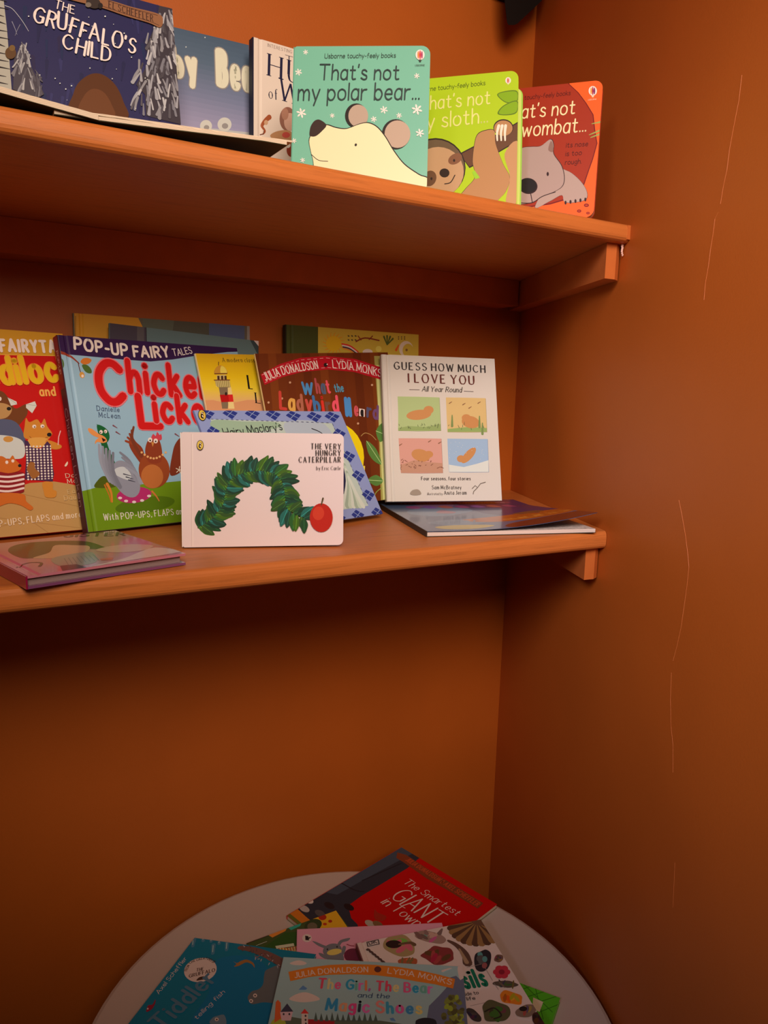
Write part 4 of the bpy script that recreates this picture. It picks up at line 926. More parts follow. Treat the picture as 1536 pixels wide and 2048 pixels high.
L2([(.05, .21), (.11, .225), (.10, .19), (.05, .19)], (130, 96, 120)); L2([(.02, .06), (.07, .08), (.10, .05), (.05, .035)], (100, 112, 126))
L2([(.075, .075), (.13, .088), (.236, .105), (.236, .06), (.16, .045), (.10, .05)], (176, 84, 22)); L2([(.12, .06), (.18, .075), (.236, .085), (.236, .07), (.17, .055)], (206, 120, 40))
L2([(.13, .03), (.236, .05), (.236, 0), (.12, 0)], (110, 44, 24)); L2([(.02, .028), (.05, .038), (.085, .034), (.10, .022), (.07, .010), (.03, .012)], (184, 146, 50))
L2([(.06, .14), (.075, .16), (.09, .14), (.075, .13)], (156, 90, 104)); L2([(.16, .10), (.20, .115), (.21, .10), (.18, .09)], (120, 74, 40))
def ltext(s, x0, x1, y, h, col, wt=.16):
    k = (x1 - x0) / (sum((.42 if ch == ' ' else GW[ch] + .2) for ch in s) - .2); x = x0
    for ch in s:
        if ch == ' ': x += .42 * k; continue
        for kind, pts in GS[ch]: A.stroke([(x + p[0] * k, y + p[1] * h) for p in pts], wt * h, A.col(col))
        x += (GW[ch] + .2) * k
    A.lay()
L2([(.025, .236), (.215, .236), (.215, .222), (.025, .222)], (120, 60, 90), False)
ltext('JULIA DONALDSON', .03, .115, .225, .008, (206, 170, 190)); ltext('LYDIA MONKS', .13, .205, .225, .008, (206, 170, 190))
for i in range(7): L2([(.03 + i * .026, .196), (.045 + i * .026, .205), (.05 + i * .026, .182), (.035 + i * .026, .178)], [(150, 70, 110), (120, 80, 140), (170, 90, 80)][i % 3])
o = A.emit('cover_picture', mc, M['gloss'])
b = bmesh.new(); b.from_mesh(o.data)
for i in range(1, 20): bmesh.ops.bisect_plane(b, geom=b.verts[:] + b.edges[:] + b.faces[:], plane_co=(MW * i / 20, 0, 0), plane_no=(1, 0, 0))
for i in range(1, 18): bmesh.ops.bisect_plane(b, geom=b.verts[:] + b.edges[:] + b.faces[:], plane_co=(0, MH * i / 18, 0), plane_no=(0, 1, 0))
for vv in b.verts: vv.co.z += curl(vv.co.x, vv.co.y) + 0.0001
b.to_mesh(o.data); b.free()

# --- white hardback with four coloured panels
O, U, V = standing(-0.3335, -0.1080, ZL + 0.0090, -0.2793, 0.2642, 0.0004)
B = Book('picture_book', 'white hardback with four small coloured panels, standing on the floppy paperback', O, U, V, 0.1907, 0.2353, 0.010, 'hard', (206, 188, 166), (1.1, 1.5, 1.9), spine=(190, 172, 150), rough=.5, group=LOG, pull=PULL['white'])
A = B.art; C = lambda x, y: (740 + x / 5.12, 690 + y / 5.12)
def panel(q, c): A.poly([C(*p) for p in q], tuple(v * .72 for v in c)); A.poly([C(x - 3, y - 3) for x, y in q], c)
panel([(285, 530), (500, 533), (712, 540), (720, 700), (728, 880), (500, 884), (290, 880), (292, 700)], (166, 176, 112))
panel([(780, 540), (1000, 543), (1185, 548), (1192, 700), (1200, 893), (1000, 896), (795, 893), (786, 700)], (206, 168, 104))
panel([(295, 958), (500, 958), (732, 962), (740, 1130), (748, 1312), (520, 1316), (318, 1312), (305, 1130)], (204, 142, 120))
panel([(795, 962), (1000, 964), (1206, 966), (1212, 1130), (1218, 1303), (1000, 1306), (812, 1303), (802, 1130)], (150, 168, 190))
tanc = (190, 126, 70)
A.poly([C(*p) for p in [(290, 850), (400, 830), (560, 840), (722, 810), (725, 876), (292, 876)]], (140, 154, 88)); A.poly([C(*p) for p in [(795, 860), (1000, 840), (1195, 850), (1196, 890), (796, 890)]], (140, 156, 84))
A.poly([C(*p) for p in [(310, 1230), (450, 1180), (600, 1200), (742, 1210), (746, 1308), (320, 1308)]], (184, 130, 100)); A.poly([C(*p) for p in [(808, 1225), (960, 1250), (1100, 1215), (1212, 1180), (1214, 1300), (812, 1300)]], (208, 206, 206))
# small plain tan humps stand in each panel
A.ell(*C(500, 715), 25, 10, tanc, -6); A.ell(*C(600, 665), 10, 8, tanc); A.ell(*C(1030, 790), 18, 12, tanc, 12); A.ell(*C(985, 745), 9, 7, tanc); A.ell(*C(520, 1130), 19, 12, tanc, 15); A.ell(*C(600, 1120), 9, 7, tanc); A.ell(*C(1010, 1130), 20, 8, tanc, -48); A.ell(*C(930, 1165), 8, 7, tanc)
rg = random.Random(9)
for k in range(26):
    x, y = rg.choice([(rg.uniform(300, 715), rg.uniform(820, 860)), (rg.uniform(800, 1190), rg.uniform(800, 870))]); A.taper([C(x, y), C(x + rg.uniform(-14, 14), y - rg.uniform(10, 30))], (86, 92, 56), 1.2, .6)
for k in range(30): x, y = rg.uniform(310, 740), rg.uniform(1170, 1270); A.taper([C(x, y), C(x + rg.uniform(-30, 30), y + rg.uniform(-16, 16))], (126, 76, 56), 1.4, .7)
for x, y in ((840, 720), (1120, 730), (1150, 800)): A.taper([C(x, y + 110), C(x, y)], (116, 130, 70), 5, 2)
for x, y in ((825, 590), (962, 605), (1025, 640), (1118, 590), (315, 1020), (612, 985), (715, 1000)): A.taper([C(x - 14, y + 8), C(x + 12, y - 8)], (130, 84, 56), 1.8, 1)
for k in range(20): A.ell(*C(rg.uniform(810, 1195), rg.uniform(975, 1170)), .6, .6, (216, 214, 210), n=6)
A.poly([C(*p) for p in [(408, 1525), (430, 1490), (480, 1478), (510, 1495), (520, 1530), (450, 1540)]], (150, 130, 108), True)
for q in ([(1045, 1470), (1075, 1440), (1100, 1460), (1130, 1420), (1180, 1405)], [(1100, 1460), (1060, 1500), (1055, 1525)]): A.line([C(*p) for p in q], (104, 88, 74), 1.4)
B.emit('cover_picture', 'four small panels in green, yellow, pink and blue')
A.text('GUESS HOW MUCH', [C(242, 248), C(1183, 284)], 13.5, (44, 36, 34), .2, .5, .1)
A.text('I LOVE YOU', [C(386, 380), C(1070, 404)], 16, (92, 34, 26), .2, .5, .1)
A.text('All Year Round', [C(528, 474), C(938, 485)], 9.5, (54, 40, 34), .15, .4, slant=.22)
A.line([C(403, 458), C(505, 460)], (84, 70, 62), .8); A.line([C(960, 474), C(1056, 478)], (84, 70, 62), .8)
A.text('Four seasons, four stories', [C(522, 1384), C(1030, 1384)], 6.4, (60, 44, 40), .18, .35, .06)
A.text('Sam McBratney', [C(632, 1476), C(936, 1476)], 7, (60, 46, 40), .15, .4, .08)
A.text('illustrated by', [C(583, 1536), C(744, 1536)], 4.6, (104, 88, 78), .12, .3, slant=.2); A.text('Anita Jeram', [C(756, 1532), C(988, 1530)], 7, (60, 46, 40), .15, .4, .08)
B.emit('title_lettering')

# --- blue tartan-diamond book leaning far back
O, U, V = standing(-0.6212, -0.2441, ZL + 0.0010, 0.3432, 0.5573, -0.0085)
B = Book('picture_book', 'periwinkle blue paperback bordered with navy diamonds, tilted behind the white board book', O, U, V, 0.2666, 0.1730, 0.003, 'paper', (142, 146, 186), G_LO, spine=(120, 124, 160), group=LOG, pull=PULL['blue'])
A = B.art; C = lambda x, y: (340 + x / 3.491, 780 + y / 3.491)
A.poly([C(*p) for p in [(283, 205), (500, 210), (760, 218), (1130, 232), (1385, 808), (1215, 834), (700, 900), (560, 930)]], (186, 190, 172))
A.poly([C(*p) for p in [(290, 215), (520, 220), (740, 225), (760, 260), (620, 290), (400, 320), (330, 330)]], (156, 172, 140), True)
A.poly([C(*p) for p in [(800, 230), (1080, 240), (1200, 470), (1180, 520), (900, 400)]], (176, 178, 182), True); A.line([C(*p) for p in [(990, 270), (1040, 290), (1080, 320), (1110, 360)]], (44, 40, 44), 1.8, True)
A.poly([C(*p) for p in [(1130, 520), (1215, 540), (1240, 640), (1230, 720), (1130, 700)]], (36, 36, 62), True)
for i in range(7): A.taper([C(1210 + i * 6, 500 + i * 18), C(1240 + i * 10, 640 + i * 14), C(1215 + i * 22, 810)], [(206, 206, 184), (160, 168, 144), (190, 194, 168)][i % 3], 5, 9)
nv, ltc = (44, 54, 120), (150, 158, 200)
def diamond(x, y, sx=1.0, sy=1.0):
    q = [(x - 52 * sx, y - 4), (x - 16 * sx, y - 36 * sy), (x + 54 * sx, y - 6), (x + 16 * sx, y + 38 * sy)]
    A.poly([C(*p) for p in q], nv); md = lambda a, b: ((a[0] + b[0]) / 2, (a[1] + b[1]) / 2)
    A.line([C(*md(q[0], q[1])), C(*md(q[2], q[3]))], ltc, .9); A.line([C(*md(q[1], q[2])), C(*md(q[3], q[0]))], ltc, .9)
for x, y in ((258, 168), (418, 166), (573, 168), (718, 174), (860, 182), (1005, 188), (1130, 188)): diamond(x, y)
for x, y in ((1180, 308), (1246, 464), (1312, 600), (1382, 735), (1448, 860), (1310, 876), (1180, 896), (300, 292), (380, 440), (450, 570)): diamond(x, y, .85, 1.1)
for k in range(24): A.line([C(285 + k * 35, 204 + k * 1.1), C(300 + k * 35, 205 + k * 1.1)], (80, 76, 104), .8)
for k in range(18): A.line([C(1132 + k * 14, 236 + k * 32), C(1139 + k * 14, 250 + k * 32)], (80, 76, 104), .8)
B.emit('cover_picture', 'pale inner panel inside a border of navy diamonds')
A.text("Hairy Maclary's", [C(380, 330), C(580, 303), C(786, 280)], 14, (30, 28, 30), .1, jit=.12, slant=.1)
B.emit('title_lettering'); puffin(A, *C(222, 178), 8, 11.5, -12); B.emit('publisher_logo')

# --- white board book in front
O, U, V = standing(-0.7026, -0.2898, ZL + 0.0006, -0.3397, 0.0503, 0.0060)
B = Book('board_book', 'white landscape board book with an arch of green leaves, at the front edge', O, U, V, 0.1789, 0.1275, 0.014, 'board', (220, 186, 172), G_LO, spine=(230, 200, 184), rough=.5, coat=.0, radii=(.002, .006, .006, .002), group=LOG)
A = B.art
A.line([C(150, 308), C(152, 1090)], (206, 172, 156), 1.0); A.line([C(157, 308), C(159, 1090)], (240, 212, 198), 1.0)
# a plain arch of painted leaves with one red fruit at its end
rg = random.Random(12); gr = [(30, 66, 34), (40, 84, 34), (22, 52, 34), (62, 92, 24), (34, 92, 78), (48, 74, 30), (26, 60, 44)]
stem = catmull([(200, 960), (290, 900), (370, 800), (390, 700), (440, 610), (560, 570), (680, 570), (770, 620), (800, 720), (820, 830), (950, 900)], False, 6)
A.line([C(*p) for p in stem], (70, 62, 26), 5)
for i in range(0, len(stem) - 1):
    (x, y), (x2, y2) = stem[i], stem[i + 1]; t0 = math.atan2(y2 - y, x2 - x)
    for sd in (-1, 1):
        an = t0 + sd * rg.uniform(.75, 1.25); L = rg.uniform(100, 132); w2 = rg.uniform(26, 36); c = gr[(i * 2 + (sd > 0)) % 7]
        dx, dy = math.cos(an), math.sin(an); q = [(0, 0), (.3, .8), (.6, .8), (1, 0), (.6, -.8), (.3, -.8)]
        A.poly([C(x + dx * u * L - dy * w * w2, y + dy * u * L + dx * w * w2) for u, w in q], c, True)
        A.line([C(x, y), C(x + dx * L * .85, y + dy * L * .85)], tuple(min(255, v * 1.6) for v in c), .9)
for x, y, a2 in ((1055, 890, 80),): A.ell(*C(x, y), a2 / 3.491, a2 * 1.25 / 3.491, (178, 32, 20)); A.ell(*C(x - 20, y - 30), a2 * .5 / 3.491, a2 * .6 / 3.491, (196, 54, 32), 8); A.taper([C(x, y - 88), C(x + 12, y - 135)], (80, 60, 30), 2, 3.4)
B.emit('cover_picture', 'leafy green bough bent into an arch with one red fruit')
tc = (44, 34, 32)
for s, a, b2, hh in (('THE VERY', (980, 410), (1193, 412), 10.6), ('HUNGRY', (1015, 458), (1193, 456), 10.6), ('CATERPILLAR', (897, 504), (1191, 503), 10.6)): A.text(s, [C(*a), C(*b2)], hh, tc, .19, .62, .1)
A.text('by Eric Carle', [C(1020, 556), C(1190, 556)], 7, tc, .14, .6, .08)
B.emit('title_lettering'); puffin(A, *C(211, 385), 7, 10); B.emit('publisher_logo')

# --- pink book lying flat at the left
def flat(x, y, z, ang, tilt=0.0):
    u = Vector((math.cos(ang), math.sin(ang), tilt)).normalized(); n0 = Vector((0, 0, 1)); v = n0.cross(u).normalized()
    return Vector((x, y, z)), u, v
O, U, V = flat(-0.8700, -0.4140 + .0025, ZL + 0.0125, 0.255, 0.0)
B = Book('picture_book', 'pink hardback lying flat at the left front of the lower shelf', O, U, V, 0.152, 0.155, 0.0118, 'hard', (188, 104, 110), G_LO, spine=(140, 14, 50), back=(120, 60, 90), pages='pages_grey', rough=.25, coat=.9, group=LOG)
A = B.art; K = lambda x, y: (x / 3.657, 1030 + y / 3.657)
A.poly([K(*p) for p in [(60, 265), (100, 225), (240, 200), (480, 188), (640, 195), (740, 225), (770, 245), (640, 248), (410, 222), (380, 275), (240, 315), (140, 310)]], (78, 50, 18), True)
A.poly([K(*p) for p in [(240, 315), (360, 275), (405, 222), (560, 222), (650, 228), (640, 265), (520, 310), (380, 318)]], (206, 146, 106), True)
A.poly([K(*p) for p in [(380, 318), (640, 270), (700, 300), (690, 350), (470, 380)]], (150, 136, 112), True)
for i in range(8): A.line([K(470 + i * 30, 318 - i * 4), K(500 + i * 32, 365 - i * 5)], (110, 110, 90), .8)
A.poly([K(*p) for p in [(700, 260), (800, 230), (960, 215), (1120, 225), (1040, 260), (860, 275)]], (206, 150, 124), True)
A.poly([K(*p) for p in [(640, 385), (900, 320), (1000, 280), (1120, 240), (1260, 250), (1320, 270), (900, 340)]], (216, 170, 150), True); A.poly([K(*p) for p in [(730, 320), (830, 312), (820, 330), (740, 332)]], (196, 84, 60))
A.poly([K(*p) for p in [(440, 372), (560, 360), (640, 385), (460, 415)]], (66, 56, 56)); A.taper([K(120, 385), K(200, 352), K(300, 350), K(290, 375)], (86, 46, 14), 1.5, 3)
B.emit('cover_picture', 'brown haired child in profile')
A.text('SISTER', [K(460, 162), K(920, 150)], K(478, 136), (84, 40, 44), .15); B.emit('title_lettering')

# ================================================================== ROUND TABLE
TBG = 'books spread on the round table'
# giant book
T_, R_, Lc = (-0.2659, -0.0752), (-0.2103, -0.2741), (-0.5195, -0.1251)
ang = math.atan2(R_[1] - T_[1], R_[0] - T_[0])
O, U, V = flat(T_[0], T_[1], ZT + 0.0075, ang)
GH, GW_ = 0.256, 0.207; O = O - V * GH
B = Book('picture_book', 'red paperback with navy corner, lying farthest back on the round table', O, U, V, GW_, GH, 0.0070, 'paper', (140, 4, 5), (2.4, 3, 3.6), back=(90, 80, 60), group=TBG)
A = B.art; C = lambda x, y: (540 + x / 3.2, 1680 + y / 3.2)
A.poly([C(*p) for p in [(845, 25), (980, 95), (880, 180), (700, 290), (590, 355), (500, 420), (520, 500), (560, 540), (600, 700), (-40, 700), (40, 450), (430, 240)]], (30, 34, 40))
A.poly([C(*p) for p in [(845, 25), (935, 75), (830, 130), (590, 260), (430, 350), (330, 330), (430, 250)]], (44, 52, 60)); A.line([C(430, 260), C(540, 320), C(600, 330)], (20, 20, 24), 2, True); A.line([C(590, 260), C(840, 150)], (20, 22, 26), 2)
A.poly([C(*p) for p in [(40, 455), (130, 400), (240, 500), (420, 640), (200, 640)]], (150, 84, 22)); A.poly([C(*p) for p in [(40, 455), (80, 432), (200, 530), (300, 640), (140, 640)]], (72, 76, 26))
for x, y, c in ((190, 420, (110, 30, 30)), (245, 385, (160, 150, 140)), (220, 440, (130, 120, 110)), (380, 420, (26, 20, 22)), (320, 470, (60, 56, 54)), (640, 535, (124, 116, 100)), (690, 540, (90, 66, 40)), (505, 430, (22, 16, 18))): A.ell(*C(x, y), 11, 6, c, 25)
A.poly([C(*p) for p in [(670, 445), (690, 465), (745, 490), (720, 520), (670, 505)]], (120, 26, 16), True)
B.emit('cover_picture')
A.poly([C(*p) for p in [(815, 80), (870, 95), (1000, 180), (1180, 290), (1365, 405), (1330, 440), (1150, 330), (1000, 245), (850, 140), (808, 115)]], (92, 40, 20))
A.text('JULIA DONALDSON & AXEL SCHEFFLER', [C(865, 130), C(1325, 425)], C(880, 108), (136, 50, 24), .16)
wht = (196, 156, 146)
A.text('The Smartest', [C(846, 272), C(1195, 486)], C(866, 236), wht, .1, .35, jit=.18, slant=.1)
A.text('GIANT', [C(762, 366), C(1045, 545)], C(822, 284), wht, .075, .3, jit=.1, slant=.1)
A.text('in Town', [C(706, 400), C(935, 556)], C(738, 352), wht, .1, .35, jit=.15, slant=.1)
B.emit('title_lettering')

# green jungle book under the others
a0, a1 = Vector((-0.5982, -0.1752, 0)), Vector((-0.4435, -0.1731, 0)); ang = math.atan2(a1.y - a0.y, a1.x - a0.x)
O, U, V = flat(-0.5880, -0.1751, ZT + 0.0111, ang); O = O - V * 0.20
B = Book('picture_book', 'dark green jungle paperback with an orange corner, under the pink book', O, U, V, 0.1445, 0.20, 0.0033, 'paper', (40, 44, 18), G_TB, back=(30, 30, 16), group=TBG)
A = B.art; C = lambda x, y: (470 + x / 6.144, 1810 + y / 6.144)
A.poly([C(*p) for p in [(1120, 85), (1225, 45), (1400, 300), (1300, 330), (1060, 310), (1000, 180), (900, 160)]], (162, 92, 14)); A.ell(*C(1075, 150), 8, 6, (110, 20, 10)); A.ell(*C(1170, 200), 4, 3, (110, 20, 10)); A.ell(*C(1105, 235), 4, 2.5, (120, 24, 10))
A.ell(*C(960, 250), 18, 12, (30, 34, 16), -20); A.ell(*C(950, 265), 10, 8, (66, 50, 34)); A.poly([C(*p) for p in [(640, 270), (700, 220), (830, 195), (800, 260), (690, 310)]], (30, 92, 72)); A.poly([C(*p) for p in [(415, 375), (500, 310), (650, 262), (620, 320), (460, 400)]], (176, 74, 24))
A.poly([C(*p) for p in [(0, 470), (400, 330), (410, 380), (150, 480)]], (36, 24, 16)); A.poly([C(*p) for p in [(350, 520), (620, 340), (780, 330), (780, 480), (480, 560)]], (28, 46, 14)); A.poly([C(*p) for p in [(495, 505), (720, 470), (730, 505), (510, 540)]], (130, 130, 84))
A.poly([C(*p) for p in [(520, 545), (640, 535), (630, 610), (560, 630), (515, 600)]], (176, 130, 54), True); A.poly([C(*p) for p in [(640, 530), (770, 505), (770, 580), (660, 590)]], (124, 96, 56))
for i in range(7): A.line([C(540 + i * 34, 535 - i * 4), C(552 + i * 34, 580 - i * 4)], (110, 24, 14), 1.6)
A.poly([C(*p) for p in [(600, 620), (780, 590), (780, 680), (600, 680)]], (70, 84, 12)); A.line([C(260, 500), C(390, 450)], (130, 120, 100), .9)
B.emit('cover_picture')

# green grid book under the fossil book
O, U, V = flat(-0.2533, -0.4636, ZT + 0.0075, math.atan2(.0491, -.0328)); cx = Vector((-0.2533, -0.4636, ZT + 0.0075))
d1 = Vector((-.0328, .0491, 0)).normalized(); d2 = Vector((-.0491, -.0328, 0)).normalized()
U = -d2; V = d1; O = cx - U * 0.20 - V * 0.0
B = Book('picture_book', 'bright green book with a criss-cross grid, sticking out beside the fossil book', O, U, V, 0.20, 0.16, 0.007, 'paper', (52, 96, 14), G_TB, group=TBG)
A = B.art; C = lambda x, y: (700 + x / 2.743, 1820 + y / 2.743)
for p, q in (((940, 395), (1110, 560)), ((960, 480), (1090, 440)), ((990, 520), (1130, 475)), ((1010, 400), (1060, 600)), ((900, 450), (1050, 400)), ((1040, 560), (1140, 520))): A.line([C(*p), C(*q)], (30, 62, 10), 1.4)
A.poly([C(*p) for p in [(1005, 480), (1060, 505), (1040, 560), (1000, 540)]], (150, 130, 84)); B.emit('cover_picture')

# pink rabbit book
a0, a1 = Vector((-0.516, -0.1918, 0)), Vector((-0.3363, -0.2729, 0)); ang = math.atan2(a1.y - a0.y, a1.x - a0.x)
O, U, V = flat(a0.x, a0.y, ZT + 0.0185, ang); O = O - V * 0.19
B = Book('picture_book', 'pink paperback with a small grey rabbit, partly under the fossil book', O, U, V, 0.215, 0.19, 0.0050, 'paper', (186, 84, 88), G_TB, group=TBG)
A = B.art; C = lambda x, y: (470 + x / 6.144, 1810 + y / 6.144); gy = (74, 64, 62)
for q in ([(1100, 530), (1020, 500), (950, 445), (1000, 455), (1080, 490), (1130, 510)], [(1260, 480), (1300, 430), (1410, 405), (1390, 440), (1320, 460), (1290, 495)], [(1030, 590), (1080, 600), (1160, 640), (1120, 665), (1050, 630)], [(1310, 560), (1330, 505), (1362, 515), (1350, 580), (1310, 640)]): A.poly([C(*p) for p in q], gy, True)
A.ell(*C(1195, 555), 19, 13, gy, -12); A.ell(*C(1235, 660), 17, 15, gy); A.ell(*C(1220, 578), 15, 6, (196, 140, 50), -10); A.ell(*C(1136, 545), 1.5, 2, (20, 16, 16), n=8); A.ell(*C(1254, 515), 1.5, 2, (20, 16, 16), n=8)
for q in ([(1375, 485), (1420, 500), (1460, 505)], [(1350, 590), (1400, 575), (1440, 560)]): A.line([C(*p) for p in q], (96, 24, 34), 2, True)
A.ell(*C(1450, 620), 18, 14, (70, 20, 30)); B.emit('cover_picture', 'plain grey rabbit with long ears')
A.ell(*C(885, 408), 9.5, 8, (206, 160, 150)); A.poly([C(*p) for p in [(862, 378), (900, 384), (905, 402), (925, 392), (930, 404), (905, 420), (915, 436), (865, 432)]], (20, 14, 14)); B.emit('publisher_logo')

# teal fish book
a0 = Vector((-0.6492, -0.1262, 0)); ang = math.atan2(-.0667, .0633)
O, U, V = flat(a0.x, a0.y, ZT + 0.0082, ang, 0.118); O = O - V * 0.24
B = Book('picture_book', 'teal paperback with fish, lying at the left of the round table', O, U, V, 0.19, 0.24, 0.0042, 'paper', (1, 64, 74), G_TB, back=(20, 60, 70), group=TBG)
A = B.art; C = lambda x, y: (230 + x / 4.389, 1850 + y / 4.389)
A.poly([C(*p) for p in [(900, 300), (1300, 330), (1500, 900), (700, 900), (820, 600)]], (1, 62, 80), True)
for x, y, l in ((700, 60, 30), (780, 75, 22), (850, 105, 14), (920, 125, 14), (985, 150, 24), (865, 175, 26), (690, 110, 26)): A.taper([C(x, y), C(x - 6, y + l * 3)], (44, 70, 80), 7, 5); A.line([C(x - 3, y + 6), C(x - 8, y + l * 2.4)], (110, 120, 124), 1.2)
A.poly([C(*p) for p in [(1070, 335), (1040, 320), (1065, 345), (1045, 365), (1085, 360), (1150, 330), (1200, 345), (1225, 375), (1215, 335), (1160, 305), (1110, 315)]], (104, 60, 28), True)
A.poly([C(*p) for p in [(1165, 640), (1200, 585), (1260, 565), (1300, 520), (1310, 440), (1340, 390), (1500, 360), (1500, 660), (1300, 680), (1200, 695)]], (66, 58, 54), True); A.ell(*C(1230, 620), 4, 4, (206, 196, 190)); A.ell(*C(1195, 668), 4, 4, (206, 196, 190)); A.ell(*C(1230, 621), 1.6, 1.6, (16, 14, 14), n=8); A.ell(*C(1194, 669), 1.6, 1.6, (16, 14, 14), n=8)
A.taper([C(1100, 200), C(1200, 215), C(1330, 260), (1480 / 4.389 + 230, 1850 + 340 / 4.389)], (74, 44, 36), 9, 16)
rg = random.Random(2)
for k in range(40): x = rg.uniform(1100, 1470); y = 205 + (x - 1100) * .36 + rg.uniform(-40, 46); A.taper([C(x, y), C(x + rg.uniform(-20, 20), y + rg.uniform(-24, 24))], rg.choice([(56, 40, 36), (96, 44, 40), (44, 36, 34), (110, 90, 84)]), 2, .8)
A.poly([C(*p) for p in [(275, 765), (290, 710), (330, 700), (355, 655), (350, 700), (320, 745)]], (96, 16, 26), True); A.ell(*C(288, 738), 1.8, 1.8, (206, 196, 190), n=8)
A.poly([C(*p) for p in [(835, 869), (855, 820), (900, 800), (960, 795), (970, 880)]], (70, 74, 78), True); A.ell(*C(893, 832), 4, 3.6, (206, 196, 190)); A.ell(*C(894, 833), 1.6, 1.6, (16, 14, 14), n=8)
A.ell(*C(750, 398), 33, 24, (190, 160, 120), -12); B.emit('cover_picture', 'fish and weed on a teal sea')
A.text('FROM THE CREATORS OF', [C(632, 408), C(665, 345), C(720, 318), C(800, 305), C(868, 340)], 4.4, (44, 26, 18), .18)
A.text('THE', [C(712, 412), C(778, 400)], 7, (44, 26, 18), .16, .2); A.text('GRUFFALO', [C(648, 466), C(880, 410)], 7.5, (44, 26, 18), .17, .2)
A.poly([C(*p) for p in [(715, 490), (745, 460), (800, 455), (800, 475), (760, 485)]], (44, 26, 18), True)
A.text('Axel Scheffler', [C(385, 612), C(634, 296)], 8, (150, 160, 150), .1, slant=.3)
A.text('telling fish', [C(715, 838), C(968, 594)], 9, (150, 160, 150), .09, slant=.3)
A.text('Tiddler', [C(400, 940), C(900, 470)], 34, (52, 66, 74), .15, slant=.1)
B.emit('title_lettering')

# fossil book
a0, a1 = Vector((-0.4599, -0.2719, 0)), Vector((-0.2746, -0.3158, 0)); ang = math.atan2(a1.y - a0.y, a1.x - a0.x)
O, U, V = flat(a0.x, a0.y, ZT + 0.0315, ang); O = O - V * 0.232
B = Book('fossil_book', 'white hardback covered with pictures of fossils, on the round table', O, U, V, 0.190, 0.232, 0.0125, 'hard', (140, 112, 104), (4.0, 6.2, 7.8), spine=(70, 36, 34), group=TBG)
A = B.art; C = lambda x, y: (700 + x / 2.743, 1820 + y / 2.743)
def rock(x, y, a, b2, c, rot=0, seed=1, n=9, mid=None):
    rg = random.Random(seed); ra = math.radians(rot); q = []
    for i in range(n):
        t = 2 * math.pi * i / n; k = rg.uniform(.82, 1.12); q.append(C(x + k * (a * math.cos(t) * math.cos(ra) - b2 * math.sin(t) * math.sin(ra)), y + k * (a * math.cos(t) * math.sin(ra) + b2 * math.sin(t) * math.cos(ra))))
    A.poly(q, c, True)
    for i in range(6):
        t = rg.uniform(0, 6.28); s = rg.uniform(.2, .6); A.ell(*C(x + a * s * math.cos(t), y + b2 * s * math.sin(t)), a * .12, b2 * .1, tuple(v * rg.choice([.7, 1.25]) for v in (mid or c)), rg.uniform(0, 180), 10)
rock(272, 195, 95, 58, (96, 74, 46), 5, 1); A.ell(*C(240, 188), 16, 8, (24, 14, 12)); A.taper([C(270, 188), C(330, 180), C(352, 190)], (60, 40, 26), 4, 8)
rock(440, 150, 80, 34, (92, 66, 56), 10, 2); A.taper([C(385, 150), C(362, 125), C(346, 108)], (70, 46, 40), 10, 3); A.taper([C(420, 130), C(410, 105)], (80, 56, 50), 8, 3); A.taper([C(490, 130), C(505, 105)], (70, 50, 44), 8, 3)
for i in range(15):
    t = -0.35 + i * .16; A.taper([C(700, 70), C(700 + 150 * math.cos(2.9 - t * 1.35), 80 + 118 * math.sin(2.9 - t * 1.35) * .9)], (86, 56, 30) if i % 2 else (48, 28, 18), 3, 13)
A.ell(*C(712, 62), 16, 9, (60, 36, 24))
rock(485, 252, 92, 50, (78, 26, 24), 0, 3, 14); A.taper([C(540, 170), C(585, 195), C(630, 240), C(645, 292)], (54, 34, 26), 5, 16); A.taper([C(600, 215), C(640, 288)], (96, 70, 50), 3, 8)
rock(728, 275, 44, 62, (22, 18, 20), 10, 5, 9, (70, 60, 56)); rock(815, 268, 26, 22, (66, 42, 32), -40, 6)
for i in range(6): A.ell(*C(832 + 26 * math.cos(i * 1.05), 342 + 22 * math.sin(i * 1.05)), 8, 6, (112, 24, 30))
A.ell(*C(832, 342), 6, 5, (80, 14, 20)); rock(855, 408, 76, 20, (50, 38, 30), 4, 7); rock(882, 484, 70, 36, (146, 66, 14), 12, 8); rock(800, 560, 84, 62, (50, 44, 26), 10, 9); A.line([C(740, 560), C(790, 540), C(830, 580), C(790, 600)], (24, 20, 14), 3, True)
rock(680, 580, 50, 26, (36, 28, 24), 40, 10); rock(965, 556, 60, 34, (76, 56, 44), -15, 11); A.ell(*C(950, 545), 8, 5, (20, 14, 12)); A.taper([C(920, 590), C(990, 600), C(1030, 575)], (170, 140, 120), 2, 5); rock(1040, 600, 50, 44, (40, 20, 16), 20, 12); rock(315, 285, 60, 22, (100, 44, 24), 0, 13)
for i in range(14): A.ell(*C(100 + i * 8, 220 + i * 6.6), 5, 2.2, (46, 30, 26), 20 + (i % 2) * 40, 10)
for p, q in (((640, 320), (720, 300)), ((742, 322), (782, 390)), ((790, 405), (815, 440)), ((660, 530), (740, 512))): A.line([C(*p), C(*q)], (90, 70, 64), .8)
B.emit('cover_picture', 'photographs of fossils on white')
A.text('Fossils', [C(480, 455), C(762, 414)], C(468, 362), (6, 58, 40), .22, edge=(150, 126, 116))
A.text('guide to', [C(606, 478), C(708, 464)], C(603, 460), (30, 26, 26), .13); A.text('life', [C(642, 500), C(690, 494)], C(640, 482), (30, 26, 26), .16)
B.emit('title_lettering')
q = [C(93, 180), C(155, 166), C(160, 190), C(98, 203)]
for a, b2 in zip(q, q[1:] + q[:1]): A.line([a, b2], (34, 28, 28), 1.6)
